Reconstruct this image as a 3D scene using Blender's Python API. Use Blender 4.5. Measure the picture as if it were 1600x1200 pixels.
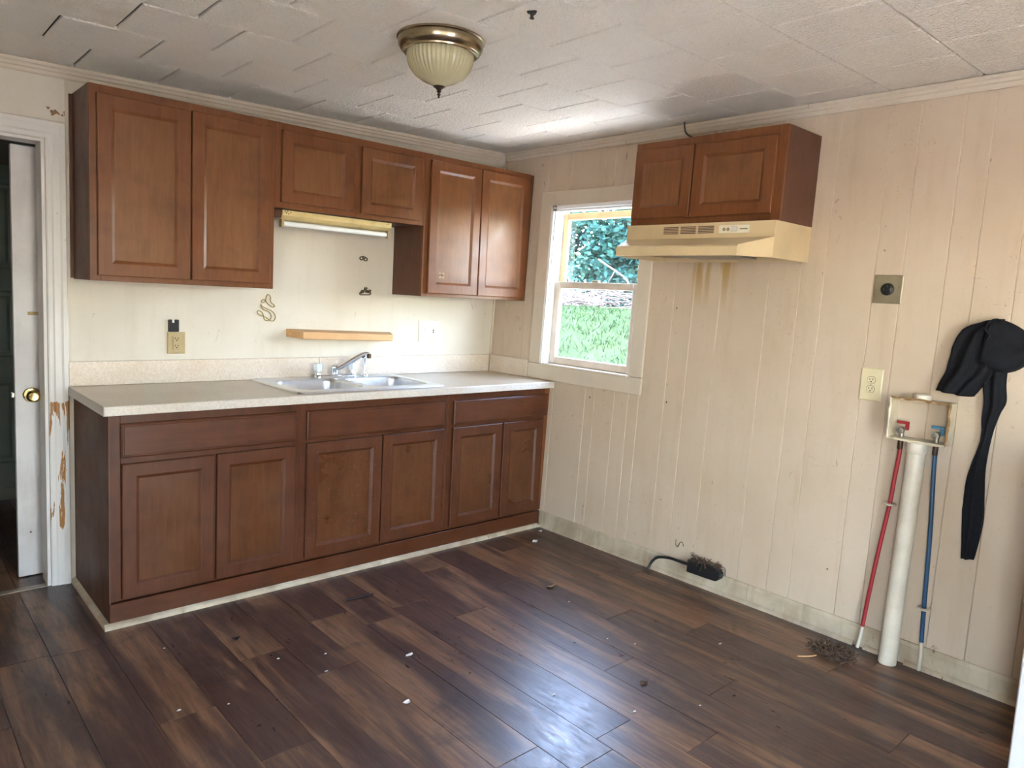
import bpy, bmesh, math, random
from mathutils import Vector, Matrix, noise
random.seed(7)
S = bpy.context.scene
COL = S.collection
for o in list(bpy.data.objects): bpy.data.objects.remove(o)

# ------------------------------------------------------------------ camera
cam_d = bpy.data.cameras.new('camera'); cam = bpy.data.objects.new('camera', cam_d); COL.objects.link(cam)
CX, CY, CZ, YAW, PITCH, ROLL, FPX = -3.1739, -3.752, 1.4258, .7471, -.1075, .0542, 1134.9
fw = Vector((math.sin(YAW)*math.cos(PITCH), math.cos(YAW)*math.cos(PITCH), math.sin(PITCH)))
rt = Vector((math.cos(YAW), -math.sin(YAW), 0)); up = rt.cross(fw)
r2 = math.cos(ROLL)*rt + math.sin(ROLL)*up; u2 = -math.sin(ROLL)*rt + math.cos(ROLL)*up
cam.matrix_world = Matrix(((r2.x, u2.x, -fw.x, CX), (r2.y, u2.y, -fw.y, CY), (r2.z, u2.z, -fw.z, CZ), (0, 0, 0, 1)))
cam_d.sensor_width = 36; cam_d.lens = FPX/1600*36
cam_d.shift_x = -14.5/1600; cam_d.shift_y = -14.5/1600
cam_d.clip_start = .02; cam_d.clip_end = 200
S.camera = cam

# ------------------------------------------------------------------ world, sun, exposure
w = bpy.data.worlds.new('world'); S.world = w; w.use_nodes = True
nt = w.node_tree; nt.nodes.clear()
sky = nt.nodes.new('ShaderNodeTexSky'); sky.sky_type = 'NISHITA'; sky.sun_disc = False
sky.sun_elevation = math.radians(72); sky.sun_rotation = math.radians(-11); sky.air_density = 1.0; sky.dust_density = .7; sky.ozone_density = 1.0
bg = nt.nodes.new('ShaderNodeBackground'); bg.inputs[1].default_value = 5.0
wo = nt.nodes.new('ShaderNodeOutputWorld')
wb = nt.nodes.new('ShaderNodeMixRGB'); wb.blend_type = 'MULTIPLY'; wb.inputs[0].default_value = 1; wb.inputs[2].default_value = (1, .935, .89, 1)   # camera white balance
nt.links.new(sky.outputs[0], wb.inputs[1]); nt.links.new(wb.outputs[0], bg.inputs[0]); nt.links.new(bg.outputs[0], wo.inputs[0])
sun_d = bpy.data.lights.new('sun', 'SUN'); sun = bpy.data.objects.new('sun', sun_d); COL.objects.link(sun)
sun_d.energy = 17; sun_d.angle = math.radians(1.5); sun_d.color = (1, .88, .73)
sun.rotation_euler = Vector((.05, -.27, -.96)).to_track_quat('-Z', 'Y').to_euler(); sun.location = (-6, 8, 12)

def portal(name, loc, sx, sy, direction):
    l = bpy.data.lights.new(name, 'AREA'); l.shape = 'RECTANGLE'; l.size = sx; l.size_y = sy
    l.cycles.is_portal = True
    o = bpy.data.objects.new(name, l); COL.objects.link(o); o.location = loc
    o.rotation_euler = Vector(direction).to_track_quat('-Z', 'Z').to_euler()
portal('daylight_portal', (.17, -.85, 1.49), .72, 1.0, (-1, 0, 0))
portal('daylight_portal', (-2.225, -5.33, 1.03), .75, 1.94, (0, 1, 0))
portal('daylight_portal', (-4.63, -4.5, 1.08), .8, 2.05, (1, 0, 0))
S.view_settings.view_transform = 'Standard'; S.view_settings.look = 'None'
S.view_settings.exposure = 1.5; S.view_settings.gamma = 1.0; S.view_settings.use_curve_mapping = False
S.cycles.diffuse_bounces = 4; S.cycles.max_bounces = 8; S.cycles.transparent_max_bounces = 16

# ------------------------------------------------------------------ frames of the room
K, M = .0356, -.0127                       # the old right-hand wall leans and runs slightly off square
HC, HX, HY = 2.3553, .0223, -.0036         # the ceiling sags towards the left
def WX(y, z, off=0): return -off + K*(z-.914) + M*y
def CZ_(x, y): return HC + HX*x + HY*y
def tfB(v): return Vector((v.x, -v.y, v.z))                    # (along, off wall, up) on the back wall
def tfR(v): return Vector((WX(v.x, v.z, v.y), v.x, v.z))       # the same on the right wall
def tfC(v): return Vector((v.x, v.y, CZ_(v.x, v.y) + v.z))     # z measured from the ceiling plane
def tfW(v): return v

# ------------------------------------------------------------------ mesh helpers
ORG = {}
def box(bm, x0, x1, y0, y1, z0, z1, bevel=0, seg=1):
    b = bm if not bevel else bmesh.new()
    vs = [b.verts.new((x, y, z)) for x in (x0, x1) for y in (y0, y1) for z in (z0, z1)]
    for f in ((0,1,3,2), (4,6,7,5), (0,4,5,1), (2,3,7,6), (0,2,6,4), (1,5,7,3)): b.faces.new([vs[i] for i in f])
    if bevel:
        bmesh.ops.bevel(b, geom=b.edges[:], offset=bevel, segments=seg, affect='EDGES', profile=.6)
        merge(bm, b)
    return bm
def merge(bm, b):
    mp = {v: bm.verts.new(v.co) for v in b.verts}
    for f in b.faces:
        try: bm.faces.new([mp[v] for v in f.verts])
        except ValueError: pass
    b.free()
def B(*a, **k): return box(bmesh.new(), *a, **k)
def prism(bm, prof, a0, a1, axis='x'):
    """extrude a closed profile [(p,q)] along an axis: x -> (a,p,q), y -> (p,a,q), z -> (p,q,a)"""
    def P(a, p, q): return {'x': (a, p, q), 'y': (p, a, q), 'z': (p, q, a)}[axis]
    l0 = [bm.verts.new(P(a0, *p)) for p in prof]; l1 = [bm.verts.new(P(a1, *p)) for p in prof]
    n = len(prof)
    for i in range(n): bm.faces.new((l0[i], l0[(i+1) % n], l1[(i+1) % n], l1[i]))
    bm.faces.new(l0); bm.faces.new(l1[::-1]); return bm
def loft(bm, loops, cap=True, closed=True):
    L = [[bm.verts.new(p) for p in lp] for lp in loops]
    n = len(L[0])
    for a, b in zip(L, L[1:]):
        for i in range(n if closed else n-1):
            j = (i+1) % n
            bm.faces.new((a[i], a[j], b[j], b[i]))
    if cap:
        bm.faces.new(L[0][::-1]); bm.faces.new(L[-1])
    return bm
def tube(bm, pts, r, n=8, cap=True):
    pts = [Vector(p) for p in pts]; rs = r if isinstance(r, (list, tuple)) else [r]*len(pts)
    loops = []; nrm = None
    for i, p in enumerate(pts):
        t = (pts[min(i+1, len(pts)-1)] - pts[max(i-1, 0)]).normalized()
        if nrm is None:
            nrm = t.cross(Vector((0, 0, 1)) if abs(t.z) < .9 else Vector((1, 0, 0))).normalized()
        else:
            nrm = (nrm - t*nrm.dot(t)).normalized()
        bi = t.cross(nrm)
        loops.append([p + rs[i]*(math.cos(a)*nrm + math.sin(a)*bi) for a in [2*math.pi*k/n for k in range(n)]])
    return loft(bm, loops, cap)
def lathe(bm, prof, n=32, c=(0, 0, 0), axis='z', flute=None, cap=False):
    loops = []
    for r, h in prof:
        lp = []
        for k in range(n):
            a = 2*math.pi*k/n; rr = r if flute is None else flute(r, h, a)
            x, y = rr*math.cos(a), rr*math.sin(a)
            lp.append(Vector(c) + (Vector((x, y, h)) if axis == 'z' else Vector((x, h, y)) if axis == 'y' else Vector((h, x, y))))
        loops.append(lp)
    return loft(bm, loops, cap)
def smooth_path(pts, n=6):
    pts = [Vector(p) for p in pts]; out = []
    for i in range(len(pts)-1):
        p0, p1, p2, p3 = pts[max(i-1, 0)], pts[i], pts[i+1], pts[min(i+2, len(pts)-1)]
        for k in range(n):
            t = k/n
            out.append(.5*((2*p1) + (p2-p0)*t + (2*p0-5*p1+4*p2-p3)*t*t + (3*p1-p0-3*p2+p3)*t**3))
    out.append(pts[-1]); return out
def rrect(x0, x1, y0, y1, r, z, n=6):
    out = []
    for cx, cy, a0 in ((x1-r, y1-r, 0), (x0+r, y1-r, 90), (x0+r, y0+r, 180), (x1-r, y0+r, 270)):
        for k in range(n+1):
            a = math.radians(a0 + 90*k/n); out.append(Vector((cx + r*math.cos(a), cy + r*math.sin(a), z)))
    return out
def fill(bm, loops):
    es = []
    for lp in loops:
        vs = [bm.verts.new(p) for p in lp]
        for i in range(len(vs)): es.append(bm.edges.new((vs[i], vs[(i+1) % len(vs)])))
    bmesh.ops.triangle_fill(bm, use_beauty=True, edges=es)
def gridslab(bm, xs, ys, z0, z1, holes=()):
    for z, flip in ((z0, 1), (z1, 0)):
        pass
    cells = [(i, j) for i in range(len(xs)-1) for j in range(len(ys)-1) if (i, j) not in holes]
    V = {}
    def v(i, j, k):
        if (i, j, k) not in V: V[i, j, k] = bm.verts.new((xs[i], ys[j], (z0, z1)[k]))
        return V[i, j, k]
    cs = set(cells)
    for i, j in cells:
        bm.faces.new((v(i,j,1), v(i+1,j,1), v(i+1,j+1,1), v(i,j+1,1))); bm.faces.new((v(i,j,0), v(i,j+1,0), v(i+1,j+1,0), v(i+1,j,0)))
        for di, dj, a, b in ((-1,0,(i,j),(i,j+1)), (1,0,(i+1,j),(i+1,j+1)), (0,-1,(i,j),(i+1,j)), (0,1,(i,j+1),(i+1,j+1))):
            if (i+di, j+dj) not in cs: bm.faces.new((v(*a,0), v(*b,0), v(*b,1), v(*a,1)))
    return bm
def mk(name, bm, mat, parent=None, tf=tfW, smooth=False, label=None, cat=None, group=None, kind=None, origin=None):
    for v in bm.verts: v.co = tf(v.co)
    bmesh.ops.recalc_face_normals(bm, faces=bm.faces[:])
    og = ORG.get(parent) if parent else None
    if og is None:
        if origin is None:
            lo = [min(v.co[i] for v in bm.verts) for i in range(3)]; hi = [max(v.co[i] for v in bm.verts) for i in range(3)]
            origin = Vector(((lo[0]+hi[0])/2, (lo[1]+hi[1])/2, lo[2]))
        og = Vector(origin)
    for v in bm.verts: v.co -= og
    me = bpy.data.meshes.new(name); bm.to_mesh(me); bm.free()
    if smooth is True:
        for p in me.polygons: p.use_smooth = True
    elif smooth:
        me.shade_smooth() if hasattr(me, 'shade_smooth') else None
        me.set_sharp_from_angle(angle=math.radians(smooth))
    o = bpy.data.objects.new(name, me); COL.objects.link(o); me.materials.append(mat)
    if parent: o.parent = parent
    else: o.location = og
    ORG[o] = og
    tag(o, label, cat, group, kind); return o
def tag(o, label=None, cat=None, group=None, kind=None):
    if label: o['label'] = label
    if cat: o['category'] = cat
    if group: o['group'] = group
    if kind: o['kind'] = kind
def thing(name, loc, label, cat, group=None, kind=None):
    o = bpy.data.objects.new(name, None); COL.objects.link(o); o.location = loc; o.empty_display_size = .05
    ORG[o] = Vector(loc); tag(o, label, cat, group, kind); return o

# ------------------------------------------------------------------ materials
def newmat(name):
    m = bpy.data.materials.new(name); m.use_nodes = True; t = m.node_tree
    return m, t, t.nodes['Principled BSDF']
class N:
    def __init__(s, t): s.t = t
    def n(s, ty, **k):
        o = s.t.nodes.new('ShaderNode'+ty)
        for a, b in k.items(): setattr(o, a, b)
        return o
    def l(s, a, b): s.t.links.new(a, b)
    def coord(s, scale=(1, 1, 1), rot=(0, 0, 0), kind='Object'):
        c = s.n('TexCoord'); m = s.n('Mapping'); m.inputs['Scale'].default_value = scale; m.inputs['Rotation'].default_value = rot
        s.l(c.outputs[kind], m.inputs[0]); return m.outputs[0]
    def geo(s, scale=(1, 1, 1)):
        c = s.n('NewGeometry'); m = s.n('Mapping'); m.inputs['Scale'].default_value = scale
        s.l(c.outputs['Position'], m.inputs[0]); return m.outputs[0]
    def noise(s, v, scale, detail=4, rough=.55, dist=0):
        n = s.n('TexNoise'); n.inputs['Scale'].default_value = scale; n.inputs['Detail'].default_value = detail
        n.inputs['Roughness'].default_value = rough; n.inputs['Distortion'].default_value = dist
        s.l(v, n.inputs['Vector']); return n.outputs['Fac']
    def ramp(s, f, stops):
        r = s.n('ValToRGB'); e = r.color_ramp.elements
        while len(e) < len(stops): e.new(.5)
        for el, (p, c) in zip(e, stops):
            el.position = p; el.color = c if len(c) == 4 else (*c, 1)
        s.l(f, r.inputs[0]); return r.outputs[0]
    def mix(s, f, a, b, mode='MIX'):
        m = s.n('MixRGB', blend_type=mode)
        for sock, x in ((m.inputs[0], f), (m.inputs[1], a), (m.inputs[2], b)):
            if hasattr(x, 'is_output') or hasattr(x, 'links'): s.l(x, sock)
            else: sock.default_value = x if isinstance(x, (int, float)) else (*x, 1) if len(x) == 3 else x
        return m.outputs[0]
    def math(s, op, a, b=0):
        m = s.n('Math', operation=op)
        for sock, x in ((m.inputs[0], a), (m.inputs[1], b)):
            if isinstance(x, (int, float)): sock.default_value = x
            else: s.l(x, sock)
        return m.outputs[0]
    def bump(s, h, strength, dist=.002):
        b = s.n('Bump'); b.inputs['Strength'].default_value = strength; b.inputs['Distance'].default_value = dist
        s.l(h, b.inputs['Height']); return b.outputs[0]
def bw(a, b): return [(a, (0, 0, 0)), (b, (1, 1, 1))]

def wood(name, c0, c1, c2, axis='z', scr=0, rough=.42):
    m, t, p = newmat(name); g = N(t)
    sc = {'z': (9, 9, .9), 'x': (.9, 9, 9), 'y': (9, .9, 9)}[axis]
    gr = g.noise(g.geo(sc), 7, 6, .62, .6); bl = g.noise(g.geo(), 4.5, 4, .6, .4)
    lo = tuple(.45*a+.55*b for a, b in zip(c0, c1)); hi = tuple(.5*a+.5*b for a, b in zip(c2, c1))
    col = g.ramp(gr, [(.3, lo), (.52, c1), (.75, hi)])
    col = g.mix(g.ramp(bl, bw(.30, .78)), col, g.mix(.5, col, c2), 'MIX')
    dirt = g.noise(g.geo(), 8, 3, .5)
    p.inputs['Specular IOR Level'].default_value = .32
    col = g.mix(g.ramp(dirt, [(.5, (0, 0, 0)), (.85, (.5, .5, .5))]), col, (c0[0]*.6, c0[1]*.6, c0[2]*.6))
    if scr:
        sv = g.noise(g.geo((52, 52, 30)), 3.0, 4, .7, 2.6)
        col = g.mix(g.ramp(sv, [(.655, (0, 0, 0)), (.685, (scr, scr, scr))]), col, (.5, .40, .32))
    g.l(col, p.inputs['Base Color'])
    g.l(g.ramp(bl, [(.3, (rough-.1,)*3), (.8, (rough+.14,)*3)]), p.inputs['Roughness'])
    g.l(g.bump(gr, .12, .0012), p.inputs['Normal']); return m
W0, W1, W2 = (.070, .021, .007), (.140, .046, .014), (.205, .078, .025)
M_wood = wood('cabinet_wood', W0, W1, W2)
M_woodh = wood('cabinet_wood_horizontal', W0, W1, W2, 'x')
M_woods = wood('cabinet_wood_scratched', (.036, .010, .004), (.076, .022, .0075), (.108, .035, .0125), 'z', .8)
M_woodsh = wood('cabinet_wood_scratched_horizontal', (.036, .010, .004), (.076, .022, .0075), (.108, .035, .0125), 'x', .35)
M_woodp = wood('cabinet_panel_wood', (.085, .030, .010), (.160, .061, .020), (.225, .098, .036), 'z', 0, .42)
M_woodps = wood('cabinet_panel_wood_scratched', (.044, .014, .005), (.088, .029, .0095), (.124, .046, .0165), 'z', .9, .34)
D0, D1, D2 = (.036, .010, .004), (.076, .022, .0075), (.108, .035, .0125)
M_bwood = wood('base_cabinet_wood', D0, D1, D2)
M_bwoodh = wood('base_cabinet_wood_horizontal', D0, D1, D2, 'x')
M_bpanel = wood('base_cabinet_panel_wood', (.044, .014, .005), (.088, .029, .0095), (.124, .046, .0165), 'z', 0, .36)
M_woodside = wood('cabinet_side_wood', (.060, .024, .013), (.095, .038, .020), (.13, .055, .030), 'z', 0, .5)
M_pine = wood('pine_board', (.42, .22, .09), (.55, .31, .14), (.64, .40, .20), 'x', 0, .55)

def paint(name, c, dark, speck=.35, streak=.4, rough=.5, bump=.15, sc=1.0, peel=None, spec_lo=.03, drip=False, scuff=0):
    m, t, p = newmat(name); g = N(t)
    pos = g.geo()
    big = g.noise(pos, 1.7*sc, 5, .6, .3); st = g.noise(g.geo((5, 5, .7)), 2.2, 6, .65)
    col = g.mix(g.ramp(big, [(.35, (0, 0, 0)), (.8, (streak,)*3)]), c, dark)
    col = g.mix(g.ramp(st, [(.52, (0, 0, 0)), (.85, (streak,)*3)]), col, dark)
    fine = g.noise(pos, 38, 3, .6)
    sm = g.noise(g.geo((1, 1, .45)), 15, 6, .72, 1.2)
    msk = g.ramp(sm, [(.655, (0, 0, 0)), (.70, (speck,)*3)])
    col = g.mix(msk, col, (dark[0]*.45, dark[1]*.4, dark[2]*.35))
    vo = g.n('TexVoronoi', feature='F1'); vo.inputs['Scale'].default_value = 9; g.l(pos, vo.inputs['Vector'])
    col = g.mix(g.math('MULTIPLY', g.ramp(vo.outputs['Distance'], [(spec_lo, (speck*1.8,)*3), (spec_lo+.025, (0, 0, 0))]), g.ramp(g.noise(pos, 4.3, 3), bw(.53, .60))), col, (.07, .045, .03))
    if scuff:                                            # black rub marks and scrapes
        sn = g.noise(g.geo((1, 1, 1.6)), 21, 7, .8, 2.2); rg_ = g.noise(g.geo((1, 1, .8)), 2.6, 3, .5)
        f = g.math('MULTIPLY', g.ramp(sn, bw(.60, .68)), g.ramp(rg_, bw(.48, .62)))
        col = g.mix(g.math('MULTIPLY', f, scuff), col, (.10, .07, .045))
    if drip:                                             # brown grease runs under the hood
        sx = g.n('SeparateXYZ'); g.l(pos, sx.inputs[0])
        yb_ = g.ramp(g.math('MULTIPLY', sx.outputs['Y'], -.4), [(.60, (0, 0, 0)), (.625, (1, 1, 1)), (.70, (1, 1, 1)), (.72, (0, 0, 0))])
        zb_ = g.ramp(g.math('MULTIPLY', sx.outputs['Z'], .5), [(.70, (0, 0, 0)), (.80, (1, 1, 1))])
        dn = g.noise(g.geo((16, 16, 1.2)), 1.0, 3, .5, .2)
        f = g.math('MULTIPLY', g.math('MULTIPLY', yb_, zb_), g.ramp(dn, bw(.50, .60)))
        col = g.mix(g.math('MULTIPLY', f, .8), col, (.36, .22, .06))
    if peel:                                             # paint chipped off down to the old brown coat
        sx = g.n('SeparateXYZ'); g.l(pos, sx.inputs[0])
        pn = g.noise(g.geo((34, 34, 3.2)), 1.0, 5, .62, .5)
        zr = g.ramp(sx.outputs['Z'], [(peel[0], (0, 0, 0)), (peel[0]+.12, (1, 1, 1)), (peel[1]-.06, (1, 1, 1)), (peel[1], (0, 0, 0))])
        f = g.math('MULTIPLY', zr, pn); col = g.mix(g.ramp(f, bw(.515, .53)), col, (.30, .13, .035))
    g.l(col, p.inputs['Base Color']); p.inputs['Roughness'].default_value = rough; p.inputs['Specular IOR Level'].default_value = .3
    g.l(g.bump(fine, bump, .0015), p.inputs['Normal']); return m
M_wall = paint('painted_panelling', (.535, .428, .325), (.38, .275, .17), .7, .5, .55, drip=True, scuff=.75)
M_wallb = paint('painted_back_wall', (.61, .55, .46), (.44, .365, .27), .4, .45, .65, scuff=.35)
M_trim = paint('cream_trim_paint', (.58, .50, .40), (.42, .33, .22), .55, .4, .42, .1)
M_base = paint('grimy_baseboard_paint', (.52, .44, .32), (.20, .12, .06), 1.0, .8, .5, .15, 2.4, scuff=.8)
M_white = paint('white_casing_paint', (.62, .585, .545), (.42, .37, .31), .35, .35, .38, .1)
M_peel = paint('peeling_casing_paint', (.62, .585, .545), (.42, .37, .31), .35, .35, .38, .1, 1, (.16, .90), scuff=.4)
M_door = paint('scuffed_white_door', (.60, .57, .55), (.33, .28, .25), .55, .55, .45, .1, 2.5)
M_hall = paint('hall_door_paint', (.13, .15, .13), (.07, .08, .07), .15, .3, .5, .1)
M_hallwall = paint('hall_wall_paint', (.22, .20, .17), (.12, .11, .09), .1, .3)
M_outer = paint('outer_room_paint', (.66, .56, .43), (.52, .45, .35), .1, .3)

def tile_mat():
    m, t, p = newmat('ceiling_tile'); g = N(t)
    pos = g.geo((1, 1, 0))
    oi = g.n('ObjectInfo')
    col = g.mix(g.ramp(g.noise(pos, 1.3, 4), [(.4, (0, 0, 0)), (.8, (.35, .35, .35))]), (.90, .83, .72), (.83, .74, .62))
    col = g.mix(g.math('MULTIPLY', oi.outputs['Random'], .16), col, (.72, .64, .56))
    g.l(col, p.inputs['Base Color']); p.inputs['Roughness'].default_value = .62
    h = g.ramp(g.noise(g.geo((1, 1, 0)), 62, 3, .55, 1.2), bw(.36, .64))
    g.l(g.bump(h, .75, .009), p.inputs['Normal']); return m
M_tile = tile_mat()

def plank_mat():
    m, t, p = newmat('vinyl_plank'); g = N(t)
    oi = g.n('ObjectInfo'); rnd = oi.outputs['Random']
    off = g.n('CombineXYZ'); g.l(g.math('MULTIPLY', rnd, 37), off.inputs[0]); g.l(g.math('MULTIPLY', rnd, 91), off.inputs[1])
    ad = g.n('VectorMath', operation='ADD'); g.l(g.geo((10, .75, 0)), ad.inputs[0]); g.l(off.outputs[0], ad.inputs[1])
    ad2 = g.n('VectorMath', operation='ADD'); g.l(g.geo((5.2, .55, 0)), ad2.inputs[0]); g.l(off.outputs[0], ad2.inputs[1])
    gr = g.noise(ad.outputs[0], 3.6, 7, .68, 1.3); bd = g.noise(ad2.outputs[0], 1.5, 4, .55, .5)
    col = g.ramp(gr, [(.28, (.026, .011, .008)), (.5, (.066, .031, .022)), (.72, (.13, .066, .042))])
    tan = g.ramp(gr, [(.3, (.10, .044, .022)), (.52, (.25, .125, .060)), (.72, (.38, .21, .11))])
    sel = g.math('ADD', g.math('MULTIPLY', rnd, .20), bd)
    col = g.mix(g.ramp(sel, [(.57, (0, 0, 0)), (.72, (1, 1, 1))]), col, tan)
    col = g.mix(g.math('MULTIPLY', rnd, .35), col, (.040, .021, .016))
    grime = g.noise(g.geo(), 3.3, 8, .75, .8)
    col = g.mix(g.ramp(grime, [(.54, (0, 0, 0)), (.68, (.6, .6, .6))]), col, (.016, .009, .006))
    dust = g.noise(g.geo(), 1.4, 6, .7, .4)
    col = g.mix(g.ramp(dust, [(.45, (0, 0, 0)), (.75, (.10, .10, .10))]), col, (.30, .25, .22))
    g.l(col, p.inputs['Base Color'])
    fg = g.noise(g.geo((3, .6, 0)), 22, 4, .7, .4)
    rg = g.math('ADD', g.math('MULTIPLY', fg, .36), g.math('MULTIPLY', grime, .26))
    g.l(g.math('ADD', rg, .04), p.inputs['Roughness']); p.inputs['Specular IOR Level'].default_value = .62
    g.l(g.bump(gr, .25, .0012), p.inputs['Normal']); return m
M_plank = plank_mat()

def laminate(name, a, b, c):
    m, t, p = newmat(name); g = N(t)
    n1 = g.noise(g.geo(), 95, 4, .7, .6); n2 = g.noise(g.geo(), 3.5, 4)
    col = g.ramp(n1, [(.36, a), (.52, b), (.66, c)])
    col = g.mix(g.ramp(n2, [(.5, (0, 0, 0)), (.75, (.5, .5, .5))]), col, (a[0]*.85, a[1]*.72, a[2]*.55))
    st = g.noise(g.geo(), 7, 6, .7, .5); col = g.mix(g.ramp(st, [(.66, (0, 0, 0)), (.74, (.6, .6, .6))]), col, (.22, .12, .06))
    g.l(col, p.inputs['Base Color']); p.inputs['Roughness'].default_value = .28; return m
M_lam = laminate('counter_laminate', (.43, .33, .22), (.49, .39, .27), (.54, .44, .32))
M_lame = laminate('counter_edge_laminate', (.48, .42, .35), (.55, .49, .42), (.60, .55, .48))
M_splash = laminate('splash_laminate', (.56, .45, .35), (.63, .53, .43), (.68, .59, .50))

def plain(name, c, rough=.5, metal=0, var=.25, sc=14, bump=0, spec=None, **kw):
    m, t, p = newmat(name); g = N(t)
    f = g.noise(g.coord(), sc, 5, .6)
    col = g.mix(g.ramp(f, [(.42, (0, 0, 0)), (.78, (1, 1, 1))]), c, tuple(x*(1-var) for x in c))
    g.l(col, p.inputs['Base Color']); p.inputs['Roughness'].default_value = rough; p.inputs['Metallic'].default_value = metal
    if spec is not None: p.inputs['Specular IOR Level'].default_value = spec
    if bump: g.l(g.bump(f, bump, .003), p.inputs['Normal'])
    for k, v in kw.items(): p.inputs[k.replace('_', ' ')].default_value = v
    return m
M_steel = plain('brushed_steel', (.68, .69, .71), .32, 1, .12, 40)
M_chrome = plain('chrome', (.86, .87, .89), .22, 1, .05)
M_brass = plain('antique_brass', (.36, .29, .19), .26, 1, .3, 20)
M_bronze = plain('dark_bronze', (.06, .035, .022), .4, .6)
M_knob = plain('polished_brass', (.62, .47, .20), .2, 1, .2)
M_acryl = plain('clear_acrylic', (.88, .92, .94), .12, 0, .05, Alpha=.55)
M_black = plain('black_plastic', (.012, .012, .013), .35)
M_dark = plain('dark_slot', (.01, .008, .007), .7)
M_ivory = plain('ivory_plastic', (.60, .52, .33), .4, 0, .15)
M_ivoryl = plain('pale_ivory_plastic', (.72, .68, .54), .38, 0, .08)
M_tanp = plain('tan_plate', (.42, .31, .15), .5, 0, .2)
M_plate = plain('tarnished_steel_plate', (.30, .25, .16), .42, .5, .3)
M_hood = plain('almond_hood_enamel', (.60, .46, .27), .32, 0, .22, 5)
M_hoodin = plain('greasy_hood_underside', (.34, .22, .11), .5, 0, .6, 18)
M_hoodline = plain('grille_slot', (.10, .05, .04), .6)
M_fix = plain('yellowed_enamel', (.70, .54, .25), .42, 0, .3, 12)
M_tube = plain('fluorescent_tube_glass', (.80, .82, .82), .25, 0, .05)
M_red = plain('red_pex', (.28, .014, .018), .38, 0, .3)
M_blue = plain('blue_pex', (.014, .065, .14), .38, 0, .3)
M_bluev = plain('blue_valve_handle', (.05, .19, .30), .45)
M_pvc = plain('stained_white_pvc', (.60, .53, .42), .45, 0, .35, 7)
M_box = plain('yellowed_box_plastic', (.63, .54, .38), .5, 0, .3, 16)
M_rust = plain('rusty_broken_edge', (.30, .16, .06), .8, 0, .5, 30)
M_cloth = plain('black_cloth', (.010, .010, .013), .92, 0, .4, 60, .5, .2)
M_lint = plain('brown_lint', (.10, .055, .03), .95, 0, .5, 60, .6)
M_wire = plain('brown_wire', (.06, .035, .025), .6)
M_glue = plain('dried_tan_glue', (.36, .24, .08), .5, 0, .4, 30)
M_gluedark = plain('dried_brown_glue', (.075, .045, .018), .6, 0, .4, 40)
M_chip = plain('white_paint_chip', (.65, .61, .55), .7)
M_leaf = plain('dry_leaf', (.36, .22, .12), .8, 0, .4, 30)
M_sashw = plain('tan_sash_wood', (.66, .47, .24), .45, 0, .2, 9)
M_sashl = plain('pinkish_sash_paint', (.60, .51, .42), .45, 0, .25, 9)
M_jamb = plain('white_window_jamb', (.80, .80, .78), .35, 0, .08)
M_thresh = plain('metal_threshold', (.42, .36, .28), .45, .6)
M_sub = plain('subfloor', (.02, .012, .009), .9)
M_gap = plain('dark_joint', (.05, .035, .025), .95)
M_valve = plain('dull_valve_metal', (.36, .33, .28), .4, .8)

def glass_pane():
    m, t, p = newmat('window_glass'); g = N(t); t.nodes.remove(p)
    out = t.nodes['Material Output']; tr = g.n('BsdfTransparent'); tr.inputs[0].default_value = (.95, .955, .95, 1)
    gl = g.n('BsdfGlossy'); gl.inputs['Roughness'].default_value = .03
    df = g.n('BsdfDiffuse'); df.inputs[0].default_value = (.75, .78, .76, 1)
    gz = g.noise(g.coord(), 6, 6, .7)
    mx0 = g.n('MixShader'); g.l(g.ramp(gz, [(.4, (.008, .008, .008)), (.8, (.045, .045, .045))]), mx0.inputs[0]); g.l(tr.outputs[0], mx0.inputs[1]); g.l(df.outputs[0], mx0.inputs[2])
    mx = g.n('MixShader'); mx.inputs[0].default_value = .05
    g.l(mx0.outputs[0], mx.inputs[1]); g.l(gl.outputs[0], mx.inputs[2]); g.l(mx.outputs[0], out.inputs[0]); return m
M_glass = glass_pane()
def dome_glass():
    m, t, p = newmat('amber_ribbed_glass'); g = N(t)
    p.inputs['Base Color'].default_value = (.66, .59, .36, 1); p.inputs['Roughness'].default_value = .16
    p.inputs['Transmission Weight'].default_value = .45; p.inputs['IOR'].default_value = 1.3
    p.inputs['Coat Weight'].default_value = .4; return m
M_dome = dome_glass()
def foliage(name, a, b, c):
    m, t, p = newmat(name); g = N(t)
    n1 = g.noise(g.geo(), 2.2, 5, .7); col = g.ramp(n1, [(.3, a), (.5, b), (.72, c)])
    g.l(col, p.inputs['Base Color']); p.inputs['Roughness'].default_value = .8; p.inputs['Specular IOR Level'].default_value = .05; return m
M_fol = foliage('tree_leaves', (.012, .036, .022), (.024, .060, .034), (.042, .088, .046))
M_fol2 = foliage('tree_leaves_bluish', (.010, .036, .030), (.020, .060, .050), (.036, .090, .068))
M_grass = foliage('lawn_grass', (.014, .034, .009), (.024, .046, .014), (.036, .056, .022))
M_lawn = foliage('lawn_ground', (.006, .014, .004), (.010, .020, .006), (.015, .024, .010))
M_bark = plain('bark', (.12, .09, .07), .9, 0, .5, 8)
M_conc = plain('bounce_concrete', (.78, .68, .56), .9, 0, .2, 3)  # kept pale so the added slabs bounce more sun indoors
M_grav = plain('bounce_gravel', (.82, .79, .72), .9, 0, .2, 9)  # kept pale so the added strip throws sun onto the ceiling
M_twig = plain('dry_brush', (.075, .055, .050), .9, 0, .4, 8)

# ================================================================== SETTING
STR = 'structure'
X0, X1, Y0, Y1 = -4.5, .16, -5.2, 1.6
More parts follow.
